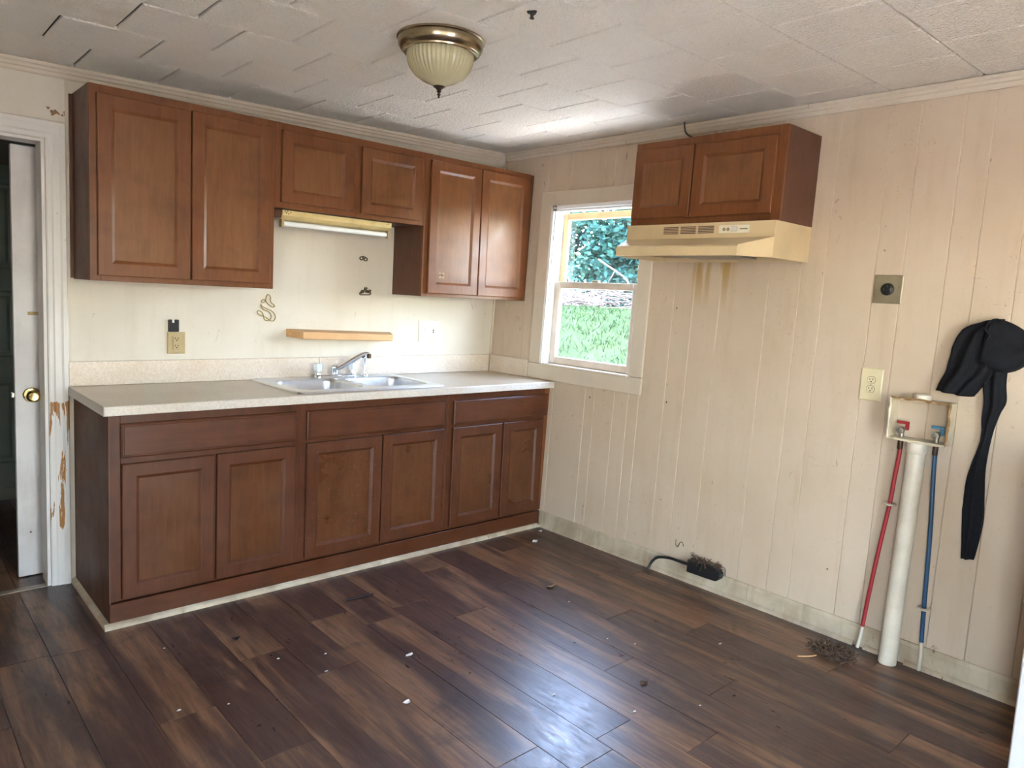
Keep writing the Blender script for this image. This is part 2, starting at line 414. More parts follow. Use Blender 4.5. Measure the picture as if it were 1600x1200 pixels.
# floor: subfloor with single vinyl planks
floor = mk('floor', B(X0-.1, X1, Y0-.1, Y1+.1, -.25, -.006), M_sub, kind=STR, label='dark brown vinyl plank floor of the kitchen', cat='floor', origin=(0, 0, -.006))
PW, PL = .178, 1.22
JOINT = {0: -2.40, -1: -2.046, -8: -1.77, -7: -1.163, -5: -1.01, -4: -1.17, -2: -2.55, -3: -2.32, -6: -1.42, -9: -1.40, 1: -1.75, 2: -2.05, 3: -1.38, -10: -.72}
i = -20
for i in range(-20, 6):
    xa = -.892 + i*PW; xb = xa + PW
    if xb < X0 or xa > .03: continue
    xa = max(xa, X0); xb = min(xb, -.012 if xb > -.02 else xb)
    if xb - xa < .02: continue
    j0 = JOINT.get(i, (i*.437) % PL - 2)
    ys = sorted([j0 + k*PL for k in range(-4, 5) if Y0 < j0 + k*PL < Y1] + [Y0, Y1])
    for a, b in zip(ys, ys[1:]):
        if b - a < .01: continue
        rz = random.uniform(-.0006, .0006)
        mk('plank', B(xa+.0006, xb-.0006, a+.0008, b-.0008, -.006, rz, bevel=.0009), M_plank, floor)

# ceiling: backing with stapled square tiles
ceil = mk('ceiling', B(X0-.1, X1+.3, Y0-.1, Y1+.1, .012, .14), M_gap, tf=tfC, kind=STR, label='off-white stippled tile ceiling of the kitchen', cat='ceiling', origin=(0, 0, HC))
TX, TY = .335, .345
for r in range(-1, 15):
    y1 = -.022 - r*TY; y0 = y1 - TY
    if r == -1: y0, y1 = -.022, .0
    if y1 < Y0+.02: continue
    y0 = max(y0, Y0)
    offx = -1.27 + (0 if r % 2 else TX/2)
    for c in range(-12, 6):
        x0 = offx + c*TX; x1 = x0 + TX
        xw = WX((y0+y1)/2, 2.34) - .002
        x0 = max(x0, X0); x1 = min(x1, xw)
        if x1 - x0 < .02: continue
        dz = random.uniform(-.0012, .0006)
        e = .0030 if y1 < -.03 else 0
        mk('tile', B(x0+.0046, x1-.0046, y0+e, y1-e, dz, .012, bevel=.0026 if y1-y0 > .05 else 0), M_tile, ceil, tf=tfC)

# back wall with the doorway
DX0, DX1, DZ = -3.36, -2.545, 1.985
bm = bmesh.new()
for a, b, z0, z1 in ((X0, DX0, 0, 2.5), (DX0, DX1, DZ, 2.5), (DX1, .10, 0, 2.5)): box(bm, a, b, -.12, 0, z0, z1)
for v in bm.verts:
    if v.co.z > 2.4: v.co.z = CZ_(v.co.x, 0) + .012
wb_ = mk('wall_back', bm, M_wallb, tf=tfB, kind=STR, label='cream painted back wall behind the sink run of cabinets', cat='wall', origin=(-2, 0, 0))
# narrow vertical joint left of the upper cabinets is part of the old wallboard
mk('trim_1', B(-2.4685, -2.4555, 0, .004, 0, 2.29), M_trim, tf=tfB, kind=STR, label='thin cream wallboard strip between door casing and cabinets', cat='trim')

# chipped holes in the wallboard above the casing corner
for k, (x, z, r) in enumerate(((-2.53, 2.115, .006), (-2.512, 2.098, .011), (-2.503, 2.104, .008), (-2.492, 2.098, .005), (-2.478, 2.094, .005), (-2.470, 2.108, .005), (-2.466, 2.096, .006))):
    mk('chip_mark', lathe(bmesh.new(), [(.001, .0012), (r*.8, .0010), (r, .0002)], 9, (x, .0, z), 'y', flute=lambda rr, h, a: rr*(1+.35*math.sin(3*a+k))), M_rust, wb_, tf=tfB)
# right wall: backing with the window hole, single panelling boards on it
WY0, WY1, WZ0, WZ1 = -1.20, -.495, 1.0, 1.975
bm = bmesh.new()
YE = -3.42
for a, b, z0, z1 in ((YE, WY0, 0, 2.5), (WY1, .02, 0, 2.5), (WY0, WY1, 0, WZ0), (WY0, WY1, WZ1, 2.5)): box(bm, a, b, -.13, -.006, z0, z1)
for v in bm.verts:
    if v.co.z > 2.4: v.co.z = CZ_(0, v.co.x) + .012
wr = mk('wall_right', bm, M_wall, tf=tfR, kind=STR, label='cream painted panelling wall with window and stove hood', cat='wall', origin=(0, -1.5, 0))
GY = [.0, -.12, -.30, -.42, -.62, -.881, -.955, -1.10, -1.273, -1.44, -1.56, -1.715, -1.97, -2.125, -2.235, -2.452, -2.564, -2.726, -2.83, -2.97, -3.13, -3.25]
def board(a, b, z0, z1):
    top = z1 if z1 < 2.2 else None
    bmb = bmesh.new(); e = .0005; bv = .0024
    pr = [(a+e, -.006), (b-e, -.006), (b-e, -bv), (b-e-bv, 0), (a+e+bv, 0), (a+e, -bv)]
    prism(bmb, pr, z0, z1, 'z')
    mk('panel', bmb, M_wall, wr, tf=lambda v: Vector((WX(v.x, v.z, v.y), v.x, v.z if v.z < 2.2 else CZ_(0, v.x)+.005)))
for b, a in zip(GY, GY[1:]):
    if b > WY0 and a < WY1:                       # beside, above and below the window
        if b > WY1: board(WY1, b, 0, 2.5)
        if a < WY0: board(a, WY0, 0, 2.5)
        aa, bb = max(a, WY0), min(b, WY1)
        board(aa, bb, 0, WZ0); board(aa, bb, WZ1, 2.5)
    else: board(a, b, 0, 2.5)

# wall stub and casing at the right-hand edge, rest of the shell
mk('wall_stub', B(-.50, .0, -3.42, -3.30, 0, 1.0), M_wall, kind=STR, label='short cream half wall at the right edge of the view', cat='wall')
bm = B(-.525, -.505, -3.43, -3.255, 0, 1.02, bevel=.004)
mk('trim_2', bm, M_white, kind=STR, label='white painted casing board on the wall end at right edge', cat='trim')
bm = bmesh.new()
LY0, LY1, LZ0, LZ1 = -4.9, -4.1, .06, 2.10
for a, b, z0, z1 in ((Y0-.12, LY0, 0, 2.6), (LY1, Y1+.12, 0, 2.6), (LY0, LY1, 0, LZ0), (LY0, LY1, LZ1, 2.6)): box(bm, X0-.12, X0, a, b, z0, z1)
mk('wall_left', bm, M_outer, kind=STR, label='left wall of the room outside the view', cat='wall')
bm = bmesh.new()
FX0, FX1, FZ0, FZ1 = -2.6, -1.85, .06, 2.0
for a, b, z0, z1 in ((X0, FX0, 0, 2.6), (FX1, X1, 0, 2.6), (FX0, FX1, 0, FZ0), (FX0, FX1, FZ1, 2.6)): box(bm, a, b, Y0-.12, Y0, z0, z1)
mk('wall_front', bm, M_outer, kind=STR, label='front wall with glazed opening behind the viewer', cat='wall')
mk('wall_side', B(.12, .24, Y0-.12, -3.42, 0, 2.6), M_outer, kind=STR, label='side wall of the adjoining room', cat='wall')
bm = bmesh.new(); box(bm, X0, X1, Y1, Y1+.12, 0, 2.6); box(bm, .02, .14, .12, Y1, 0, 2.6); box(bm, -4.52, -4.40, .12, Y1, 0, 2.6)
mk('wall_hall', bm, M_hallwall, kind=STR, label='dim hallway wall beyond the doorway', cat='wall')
# unseen glazed opening behind the viewer, full height to light the ceiling
w2 = thing('window_2', (-2.35, Y0, FZ0), 'glazed door in the wall behind the viewer', 'window', kind=STR)
bm = bmesh.new()
for k in range(2):
    x = FX0 + k*(FX1-FX0); box(bm, max(x-.03, FX0), min(x+.03, FX1), Y0-.09, Y0-.05, FZ0, FZ1)
box(bm, FX0, FX1, Y0-.09, Y0-.05, FZ0, FZ0+.05); box(bm, FX0, FX1, Y0-.09, Y0-.05, FZ1-.05, FZ1)
mk('window_frame', bm, M_jamb, w2)
for x in (FX0,):
    mk('pane', B(x+.03, FX1-.03, Y0-.072, Y0-.068, FZ0+.05, FZ1-.05), M_glass, w2)

w3 = thing('fill_window', (X0, -3.85, LZ0), 'added glazed opening in the unseen left wall for fill light', 'window', kind=STR)  # opening added out of view to let more fill light into the room
bm = bmesh.new()
for y in (LY0, (LY0+LY1)/2-.03, LY1-.06): box(bm, X0-.09, X0-.05, y, y+.06, LZ0, LZ1)
box(bm, X0-.09, X0-.05, LY0, LY1, LZ0, LZ0+.06); box(bm, X0-.09, X0-.05, LY0, LY1, LZ1-.06, LZ1)
mk('window_frame', bm, M_jamb, w3)
for y0, y1 in ((LY0+.06, (LY0+LY1)/2-.03), ((LY0+LY1)/2+.03, LY1-.06)): mk('pane', B(X0-.072, X0-.068, y0, y1, LZ0+.06, LZ1-.06), M_glass, w3)

# crown strips under the ceiling
CP = [(0, -.052), (.007, -.052), (.010, -.046), (.010, -.034), (.016, -.030), (.016, -.018), (.022, -.013), (.022, 0), (0, 0)]
def crown(name, a0, a1, tf, label):
    bmx = bmesh.new(); prism(bmx, CP, a0, a1, 'x'); return mk(name, bmx, M_trim, tf=tf, kind=STR, label=label, cat='trim')
crown('trim_3', -4.4, .022, lambda v: Vector((v.x, -v.y, CZ_(v.x, 0)+v.z-.002)), 'stepped cream ceiling moulding along the back wall')
crown('trim_4', -3.30, -.024, lambda v: Vector((WX(v.x, 2.33, v.y), v.x, CZ_(0, v.x)+v.z-.002)), 'stepped cream ceiling moulding along the right wall')
# inside-corner strip
mk('trim_5', B(-.012, 0.001, 0, .012, 1.03, 2.30), M_trim, tf=lambda v: Vector((v.x + WX(0, v.z), -v.y, v.z)), kind=STR, label='thin cream strip in the corner of the two walls', cat='trim')

# baseboard and shoe on the right wall
bb = thing('baseboard_right', (0, -1.9, 0), 'grimy cream baseboard along the right wall', 'baseboard', kind=STR)
ys = [-.60, -1.02, -2.04, -3.28]
for k, (b, a) in enumerate(zip(ys, ys[1:])):
    bm = bmesh.new(); prism(bm, [(0, 0), (.014, 0), (.014, .078), (.011, .086), (.008, .093), (0, .093)], a+.001, b-.001, 'x')
    mk('board', bm, M_base, bb, tf=tfR)
for b, a in ((-.615, -1.28), (-1.281, -2.09), (-2.091, -2.555), (-2.60, -2.665), (-2.765, -3.28)):
    bm = bmesh.new(); prism(bm, [(.014, 0), (.030, 0), (.0285, .008), (.024, .014), (.014, .018)], a, b, 'x')
    mk('shoe_moulding', bm, M_base, bb, tf=tfR, smooth=40)

# doorway casing with jambs
dc = thing('trim_6', (-2.95, 0, 0), 'white moulded doorway casing with peeling brown patches', 'door casing', kind=STR)
CPR = [(0, 0), (.009, 0), (.012, .006), (.012, .020), (.016, .026), (.016, .050), (.020, .058), (.020, .072), (.014, .077), (0, .077)]   # (off, across)
def casing_leg(bm, xin, sgn, z0, z1):
    bot = [bm.verts.new((xin + sgn*q, p, z0)) for p, q in CPR]; tp = [bm.verts.new((xin + sgn*q, p, z1 + q)) for p, q in CPR]
    n = len(CPR)
    for i in range(n): bm.faces.new((bot[i], bot[(i+1) % n], tp[(i+1) % n], tp[i]))
    bm.faces.new(bot); bm.faces.new(tp[::-1])
bm = bmesh.new(); casing_leg(bm, DX1, 1, 0, DZ); mk('casing_leg', bm, M_peel, dc, tf=tfB)
bm = bmesh.new(); casing_leg(bm, DX0, -1, 0, DZ); mk('casing_leg', bm, M_white, dc, tf=tfB)
bm = bmesh.new(); l0 = [bm.verts.new((DX0 - q, p, DZ + q)) for p, q in CPR]; l1 = [bm.verts.new((DX1 + q, p, DZ + q)) for p, q in CPR]
n = len(CPR)
for i in range(n): bm.faces.new((l0[i], l0[(i+1) % n], l1[(i+1) % n], l1[i]))
bm.faces.new(l0); bm.faces.new(l1[::-1]); mk('casing_head', bm, M_white, dc, tf=tfB)
mk('jamb', B(DX1-.014, DX1-.001, -.12, 0, 0, DZ), M_white, dc, tf=tfB); mk('jamb', B(DX0+.001, DX0+.014, -.12, 0, 0, DZ), M_white, dc, tf=tfB)
mk('jamb_head', B(DX0+.014, DX1-.014, -.12, 0, DZ-.014, DZ-.001), M_white, dc, tf=tfB)
mk('trim_7', B(DX0, DX1-.015, -.03, .008, .001, .006, bevel=.002), M_thresh, tf=tfB, kind=STR, label='narrow metal threshold strip across the doorway', cat='trim')

# door leaf parked behind the wall, knob and latch on its free edge
dl = thing('door_1', (-2.28, .19, 0), 'scuffed white slab door with brass knob in the dark doorway', 'door', kind=STR)
mk('door_leaf', B(-2.645, -1.92, -.205, -.17, .005, 1.967, bevel=.002), M_door, dl, tf=tfB)
kb = mk('door_knob', lathe(bmesh.new(), [(.001, 0), (.033, 0), (.034, .004), (.030, .009), (.015, .012), (.012, .030), (.018, .036), (.026, .042), (.029, .052), (.027, .062), (.019, .070), (.017, .068), (.010, .067), (.001, .067)], 28, (-2.583, -.17, .858), 'y'), M_knob, dl, tf=tfB, smooth=35)
mk('latch_bolt', B(-2.657, -2.645, -.195, -.181, .846, .870, bevel=.002), M_valve, dl, tf=tfB)
mk('strike_label', B(-2.592, -2.552, -.17, -.169, 1.222, 1.237), M_glue, dl, tf=tfB)
# panelled door at the far side of the hall
d2 = thing('door_2', (-2.8, 1.3, 0), 'grey-green panelled door in the dim hallway', 'door', kind=STR)
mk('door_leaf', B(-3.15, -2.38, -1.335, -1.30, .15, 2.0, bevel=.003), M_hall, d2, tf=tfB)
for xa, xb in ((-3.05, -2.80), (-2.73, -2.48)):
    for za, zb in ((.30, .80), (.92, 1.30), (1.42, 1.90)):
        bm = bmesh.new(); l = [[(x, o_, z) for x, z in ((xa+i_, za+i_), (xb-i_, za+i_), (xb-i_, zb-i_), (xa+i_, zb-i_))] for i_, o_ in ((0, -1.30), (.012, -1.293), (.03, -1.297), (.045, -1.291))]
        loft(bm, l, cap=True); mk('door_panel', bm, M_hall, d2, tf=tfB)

# window
wn = thing('window_1', (.05, -.85, 1.0), 'double-hung kitchen window with tan sashes and cream casing', 'window', kind=STR)
bm = bmesh.new(); box(bm, -.50, -.395, 0, .016, 1.015, 2.075, bevel=.002); mk('casing_side', bm, M_trim, wn, tf=tfR)
bm = bmesh.new(); box(bm, -1.288, -1.198, 0, .016, 1.015, 2.075, bevel=.002); mk('casing_side', bm, M_trim, wn, tf=tfR)
bm = bmesh.new(); box(bm, -1.197, -.501, 0, .016, 1.985, 2.075, bevel=.002); mk('casing_head', bm, M_trim, wn, tf=tfR)
bm = bmesh.new()
box(bm, -.515, -.492, -.12, .022, 1.015, 1.985, bevel=.002); box(bm, -.524, -.515, -.034, .010, 1.018, 1.975, bevel=.002)
mk('jamb_side', bm, M_jamb, wn, tf=tfR)
bm = bmesh.new(); box(bm, -1.203, -1.186, -.12, .0, 1.015, 1.985, bevel=.002); mk('jamb_side', bm, M_jamb, wn, tf=tfR)
bm = bmesh.new(); box(bm, -1.186, -.515, -.12, .022, 1.965, 1.988, bevel=.002); box(bm, -1.186, -.524, -.034, .012, 1.952, 1.965, bevel=.002); mk('jamb_head', bm, M_jamb, wn, tf=tfR)
mk('stool', B(-1.186, -.515, -.13, .020, 1.003, 1.018, bevel=.002), M_trim, wn, tf=tfR)
mk('apron', B(-1.290, -.390, 0, .017, .918, 1.012, bevel=.002), M_trim, wn, tf=tfR)
def sash(name, y0, y1, z0, z1, f, b, st, tr, br, mat):
    s = bmesh.new()
    for a in ((y0, y0+st, z0, z1), (y1-st, y1, z0, z1), (y0+st, y1-st, z0, z0+br), (y0+st, y1-st, z1-tr, z1)): box(s, a[0], a[1], b, f, a[2], a[3], bevel=.003)
    sh = mk(name, s, mat, wn, tf=tfR)
    mk('pane', B(y0+st-.004, y1-st+.004, (f+b)/2-.002, (f+b)/2+.002, z0+br-.004, z1-tr+.004), M_glass, sh, tf=tfR)
    bd = bmesh.new(); c = (f+b)/2
    for a in ((y0+st, y0+st+.006, z0+br, z1-tr), (y1-st-.006, y1-st, z0+br, z1-tr)): box(bd, a[0], a[1], c+.002, c+.010, a[2], a[3])
    mk('glazing_bead', bd, M_jamb, sh, tf=tfR)
sash('lower_sash', -1.182, -.520, 1.019, 1.530, -.036, -.068, .046, .042, .045, M_sashl)
sash('upper_sash', -1.182, -.518, 1.490, 1.950, -.072, -.104, .036, .040, .035, M_sashw)
mk('sash_lock', B(-.87, -.82, -.060, -.040, 1.530, 1.542, bevel=.003), M_tanp, wn, tf=tfR)
bm = bmesh.new(); box(bm, -.545, -.512, .022, .026, 1.955, 1.990, bevel=.001); box(bm, -.540, -.530, .026, .050, 1.968, 1.974); box(bm, -.541, -.529, .046, .050, 1.968, 1.984)
mk('rod_bracket', bm, M_valve, wn, tf=tfR)

# quarter round at the foot of the base cabinets and the toe board
bm = bmesh.new(); prism(bm, [(.604, 0), (.624, 0), (.6225, .009), (.616, .017), (.604, .021)], -2.470, -.055, 'x'); mk('trim_8', bm, M_base, tf=tfB, kind=STR, smooth=40, label='cream quarter-round strip along the front foot of the base cabinets', cat='trim')
bm = bmesh.new(); prism(bm, [(-2.450, 0), (-2.470, 0), (-2.4685, .009), (-2.462, .017), (-2.450, .021)], .0, .612, 'y'); mk('trim_9', bm, M_base, tf=tfB, kind=STR, smooth=40, label='cream quarter-round strip at the left end of the base cabinets', cat='trim')
mk('trim_10', B(-2.448, -.042, .586, .603, 0, .098, bevel=.002), M_bwoodh, tf=tfB, kind=STR, label='long brown toe board under the base cabinets', cat='trim')

# ================================================================== CABINETS
def panel_door(parent, a0, a1, c0, c1, b0, b1, st, tf, mf, mp, name='door'):
    bm = bmesh.new(); ch = .003
    def ring(i, b): return [(a0+i, b, c0+i), (a1-i, b, c0+i), (a1-i, b, c1-i), (a0+i, b, c1-i)]
    loft(bm, [ring(0, b0), ring(0, b1-ch), ring(ch, b1), ring(st-.004, b1), ring(st, b1-.002), ring(st+.010, b1-.009), ring(st+.010, b0)], cap=False)
    d = mk(name, bm, mf, parent, tf=tf)
    mk('door_panel', B(a0+st+.0103, a1-st-.0103, b0, b1-.0092, c0+st+.0103, c1-st-.0103), mp, d, tf=tf); return d
def slab(parent, a0, a1, c0, c1, b0, b1, tf, mf, name='drawer_front'):
    bm = bmesh.new(); 
    def ring(i, b): return [(a0+i, b, c0+i), (a1-i, b, c0+i), (a1-i, b, c1-i), (a0+i, b, c1-i)]
    loft(bm, [ring(0, b0), ring(0, b1-.006), ring(.006, b1-.002), ring(.010, b1-.002), ring(.012, b1)], cap=True)
    return mk(name, bm, mf, parent, tf=tf)
def cabinet(name, a0, a1, c0, c1, depth, opens, tf, label, group, mats=(M_wood, M_woodp, M_woodh), drawer=None, ml=None, org=None):
    root = thing(name, org, label, 'cabinet', group)
    bm = bmesh.new(); d = depth - .019
    box(bm, a0, a0+.012, 0, d, c0, c1); box(bm, a1-.012, a1, 0, d, c0, c1); box(bm, a0+.012, a1-.012, 0, .006, c0, c1)
    box(bm, a0+.012, a1-.012, .006, d, c0+.004, c0+.016)
    if not drawer: box(bm, a0+.012, a1-.012, .006, d, c1-.016, c1-.004)
    mk('carcass', bm, M_woodside, root, tf=tf)
    bm = bmesh.new(); e = .0012
    rails = [c0, c1]
    sl, sr = .04, .04
    box(bm, a0, a0+sl, d+.0002, depth, c0, c1, bevel=e); box(bm, a1-sr, a1, d+.0002, depth, c0, c1, bevel=e)
    box(bm, a0+sl, a1-sr, d+.0002, depth, c0, c0+.04, bevel=e); box(bm, a0+sl, a1-sr, d+.0002, depth, c1-.045, c1, bevel=e)
    am = (opens[0][1]+opens[1][0])/2
    box(bm, am-.03, am+.03, d+.0002, depth-.0005, c0+.04, c1-.045)
    if drawer: box(bm, a0+sl, a1-sr, d+.0002, depth, .655, .715, bevel=e)
    mk('face_frame', bm, mats[0], root, tf=tf)
    for o in opens: panel_door(root, o[0], o[1], o[2], o[3], depth+.001, depth+.020, .055, tf, mats[0], mats[1])
    if drawer: slab(root, *drawer, depth+.001, depth+.020, tf, mats[2])
    return root
# wall cabinets
u1 = cabinet('wall_cabinet', -2.4425, -1.6575, 1.396, 2.191, .30, [(-2.416, -2.050, 1.418, 2.155), (-2.043, -1.680, 1.420, 2.158)], tfB,
    'tall two-door brown wall cabinet next to the doorway', 'brown wall cabinets over the counter', org=(-2.05, -.15, 1.396))
mk('scribe_strip', B(-2.456, -2.443, 0, .018, 1.40, 2.188), M_woodside, u1, tf=tfB)
u2 = cabinet('wall_cabinet', -1.657, -.7885, 1.789, 2.191, .30, [(-1.629, -1.244, 1.816, 2.156), (-1.195, -.815, 1.812, 2.153)], tfB,
    'short two-door brown wall cabinet above the sink light', 'brown wall cabinets over the counter', org=(-1.22, -.15, 1.789))
u3 = cabinet('wall_cabinet', -.788, .014, 1.396, 2.191, .30, [(-.757, -.395, 1.415, 2.158), (-.388, -.004, 1.414, 2.160)], tfB,
    'tall two-door brown wall cabinet beside the window corner', 'brown wall cabinets over the counter', org=(-.39, -.15, 1.396))
mk('filler_strip', B(0, .020, .278, .296, 1.398, 2.189), M_woodside, u3, tf=lambda v: Vector((.0145 if v.x < .01 else WX(-.3, v.z)-.003, -v.y, v.z)))
bm = bmesh.new()
for (xa, za, xb, zb) in ((-.672, 1.505, -.640, 1.535), (-.672, 1.535, -.640, 1.505)):
    dx, dz = (xb-xa), (zb-za); L = math.hypot(dx, dz); nx, nz = -dz/L*.005, dx/L*.005
    vs = [(xa+nx, za+nz), (xa-nx, za-nz), (xb-nx, zb-nz), (xb+nx, zb+nz)]
    loft(bm, [[(x, .3106, z) for x, z in vs], [(x, .3112, z) for x, z in vs]])
mk('glue_mark', bm, M_leaf, u3, tf=tfB)
# hood cabinet
u4 = cabinet('wall_cabinet', -2.153, -1.35, 1.8085, 2.214, .30, [(-2.118, -1.707, 1.838, 2.172), (-1.699, -1.362, 1.842, 2.176)], tfR,
    'short two-door brown wall cabinet above the almond range hood', 'brown wall cabinets over the stove space', org=(-.1, -1.75, 1.8085))
# base cabinets
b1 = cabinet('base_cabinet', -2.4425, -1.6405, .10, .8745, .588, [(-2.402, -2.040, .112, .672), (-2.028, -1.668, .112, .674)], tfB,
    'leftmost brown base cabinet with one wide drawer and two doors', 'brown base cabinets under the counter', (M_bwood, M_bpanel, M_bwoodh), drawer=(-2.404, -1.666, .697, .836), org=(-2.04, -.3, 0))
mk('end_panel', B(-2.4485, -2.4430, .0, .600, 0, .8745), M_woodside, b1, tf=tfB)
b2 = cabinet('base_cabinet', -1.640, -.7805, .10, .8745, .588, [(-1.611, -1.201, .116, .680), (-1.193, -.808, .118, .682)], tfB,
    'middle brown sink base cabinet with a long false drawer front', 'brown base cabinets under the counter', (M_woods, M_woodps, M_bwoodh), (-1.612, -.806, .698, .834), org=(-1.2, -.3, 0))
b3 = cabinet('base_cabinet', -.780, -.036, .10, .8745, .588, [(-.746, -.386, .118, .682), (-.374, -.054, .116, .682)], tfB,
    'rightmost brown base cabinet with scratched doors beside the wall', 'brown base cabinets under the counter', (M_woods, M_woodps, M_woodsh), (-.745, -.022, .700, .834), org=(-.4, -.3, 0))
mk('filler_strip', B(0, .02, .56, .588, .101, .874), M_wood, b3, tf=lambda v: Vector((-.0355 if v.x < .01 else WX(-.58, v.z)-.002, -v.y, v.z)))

# ================================================================== COUNTER
ct = thing('countertop', (-1.23, -.32, .8755), 'long beige laminate countertop with backsplash', 'countertop')
mk('top_slab', gridslab(bmesh.new(), [-2.469, -1.615, -.825, -.002], [.001, .055, .548, .620], .8755, .914, {(1, 1)}), M_lam, ct, tf=tfB)
mk('front_edge', B(-2.469, -.002, .6202, .635, .8755, .9135, bevel=.0025), M_lame, ct, tf=tfB)
mk('end_cap', B(-2.471, -2.4692, .001, .634, .8755, .9135), M_lame, ct, tf=tfB)
mk('backsplash', B(-2.469, -1.262, .0015, .018, .9145, 1.026, bevel=.002), M_splash, ct, tf=tfB)
mk('backsplash', B(-1.258, -.019, .0015, .018, .9145, 1.026, bevel=.002), M_splash, ct, tf=tfB)
mk('side_splash', B(-.386, -.019, .0015, .018, .9145, 1.026, bevel=.002), M_splash, ct, tf=tfR)

# sink
SZ = .922
sk = thing('kitchen_sink', (-1.22, -.30, .914), 'double-bowl stainless steel sink set into the counter', 'sink')
bm = bmesh.new()
out = rrect(-1.642, -.800, -.577, -.030, .022, SZ); holes = [rrect(-1.598, -1.243, -.522, -.150, .065, SZ), rrect(-1.197, -.842, -.522, -.150, .065, SZ)]
fill(bm, [out] + [h[::-1] for h in holes])
l2 = [Vector((p.x + (.006 if p.x < -1.2 else -.006)*-1, p.y + (.006 if p.y < -.3 else -.006)*-1, .9145)) for p in out]
L0 = [bm.verts.new(p) for p in out]; L1 = [bm.verts.new(p) for p in l2]
for i in range(len(L0)): bm.faces.new((L0[i], L0[(i+1) % len(L0)], L1[(i+1) % len(L0)], L1[i]))
bmesh.ops.remove_doubles(bm, verts=bm.verts[:], dist=1e-5)
mk('rim', bm, M_steel, sk, smooth=30)
for xa, xb in ((-1.598, -1.243), (-1.197, -.842)):
    bm = bmesh.new(); lp = []
    for i, z, r in ((0, SZ, .065), (.004, SZ-.004, .064), (.007, SZ-.015, .062), (.016, SZ-.13, .058), (.028, SZ-.158, .052), (.055, SZ-.170, .045), (.10, SZ-.173, .04)):
        lp.append(rrect(xa+i, xb-i, -.522+i, -.150-i, r, z))
    loft(bm, lp, cap=False); bm.faces.new([bm.verts.new(p) for p in lp[-1]]); bmesh.ops.remove_doubles(bm, verts=bm.verts[:], dist=1e-5)
    bw_ = mk('bowl', bm, M_steel, sk, smooth=50)
    mk('drain', lathe(bmesh.new(), [(.001, .001), (.026, .001), (.030, .003), (.040, .004), (.043, .001)], 24, ((xa+xb)/2, -.336, SZ-.1728)), M_chrome, bw_, smooth=True)

# faucet with two clear handles
fa = thing('faucet', (-1.19, -.085, SZ), 'chrome kitchen faucet with clear knob handles behind the sink', 'faucet')
bm = bmesh.new(); loft(bm, [rrect(-1.318+i, -1.062-i, -.112+i, -.058-i, .026-i, SZ+z) for i, z in ((0, .0005), (0, .008), (.004, .014), (.010, .017))]); mk('base_plate', bm, M_chrome, fa, smooth=40)
bm = lathe(bmesh.new(), [(.020, SZ+.0172), (.020, SZ+.040), (.022, SZ+.044), (.022, SZ+.058), (.016, SZ+.064), (.001, SZ+.066)], 20, (-1.20, -.085, 0)); mk('swivel', bm, M_chrome, fa, smooth=35)
sp = smooth_path([(-1.195, -.10, SZ+.045), (-1.165, -.125, SZ+.066), (-1.125, -.165, SZ+.105), (-1.095, -.195, SZ+.132), (-1.078, -.212, SZ+.142), (-1.066, -.224, SZ+.140)], 5)
spo = mk('spout', tube(bmesh.new(), sp, [.011+.002*math.sin(i*.2) for i in range(len(sp))], 12), M_chrome, fa, smooth=50)
mk('aerator', lathe(bmesh.new(), [(.001, SZ+.142), (.012, SZ+.140), (.0125, SZ+.118), (.010, SZ+.116), (.001, SZ+.116)], 16, (-1.066, -.224, 0)), M_bronze, spo, smooth=35)
for hx in (-1.300, -1.085):
    hb = mk('handle_stem', lathe(bmesh.new(), [(.017, SZ+.0172), (.016, SZ+.026), (.010, SZ+.032), (.010, SZ+.040)], 16, (hx, -.085, 0), cap=True), M_chrome, fa, smooth=35)
    mk('handle', lathe(bmesh.new(), [(.012, SZ+.034), (.022, SZ+.040), (.024, SZ+.052), (.024, SZ+.072), (.020, SZ+.078), (.001, SZ+.078)], 24, (hx, -.085, 0), flute=lambda r, h, a: r*(1+.08*math.cos(6*a)) if r > .015 else r), M_acryl, fa, smooth=40)
spy = thing('side_sprayer', (-1.005, -.075, SZ), 'chrome pull-out side sprayer right of the faucet', 'sprayer')
mk('holder', lathe(bmesh.new(), [(.024, SZ+.0005), (.023, SZ+.006), (.014, SZ+.012), (.013, SZ+.020)], 20, (-1.005, -.075, 0), cap=True), M_chrome, spy, smooth=35)
pp = smooth_path([(-1.005, -.075, SZ+.018), (-1.005, -.076, SZ+.07), (-1.008, -.082, SZ+.10), (-1.022, -.100, SZ+.116), (-1.043, -.122, SZ+.120)], 5)
mk('wand', tube(bmesh.new(), pp, [.010, .0095, .009, .009, .009, .009, .0095, .0095, .010, .010, .011, .012, .012, .013, .013, .013, .014, .014, .014, .0145, .0145], 12), M_chrome, spy, smooth=50)
mk('spray_nozzle', tube(bmesh.new(), [(-1.0435, -.1225, SZ+.120), (-1.050, -.129, SZ+.1205)], .0125, 14), M_black, spy, smooth=40)
mk('lever', tube(bmesh.new(), [(-1.008, -.070, SZ+.120), (-.996, -.060, SZ+.108), (-.988, -.052, SZ+.088)], .004, 6), M_chrome, spy, smooth=True)

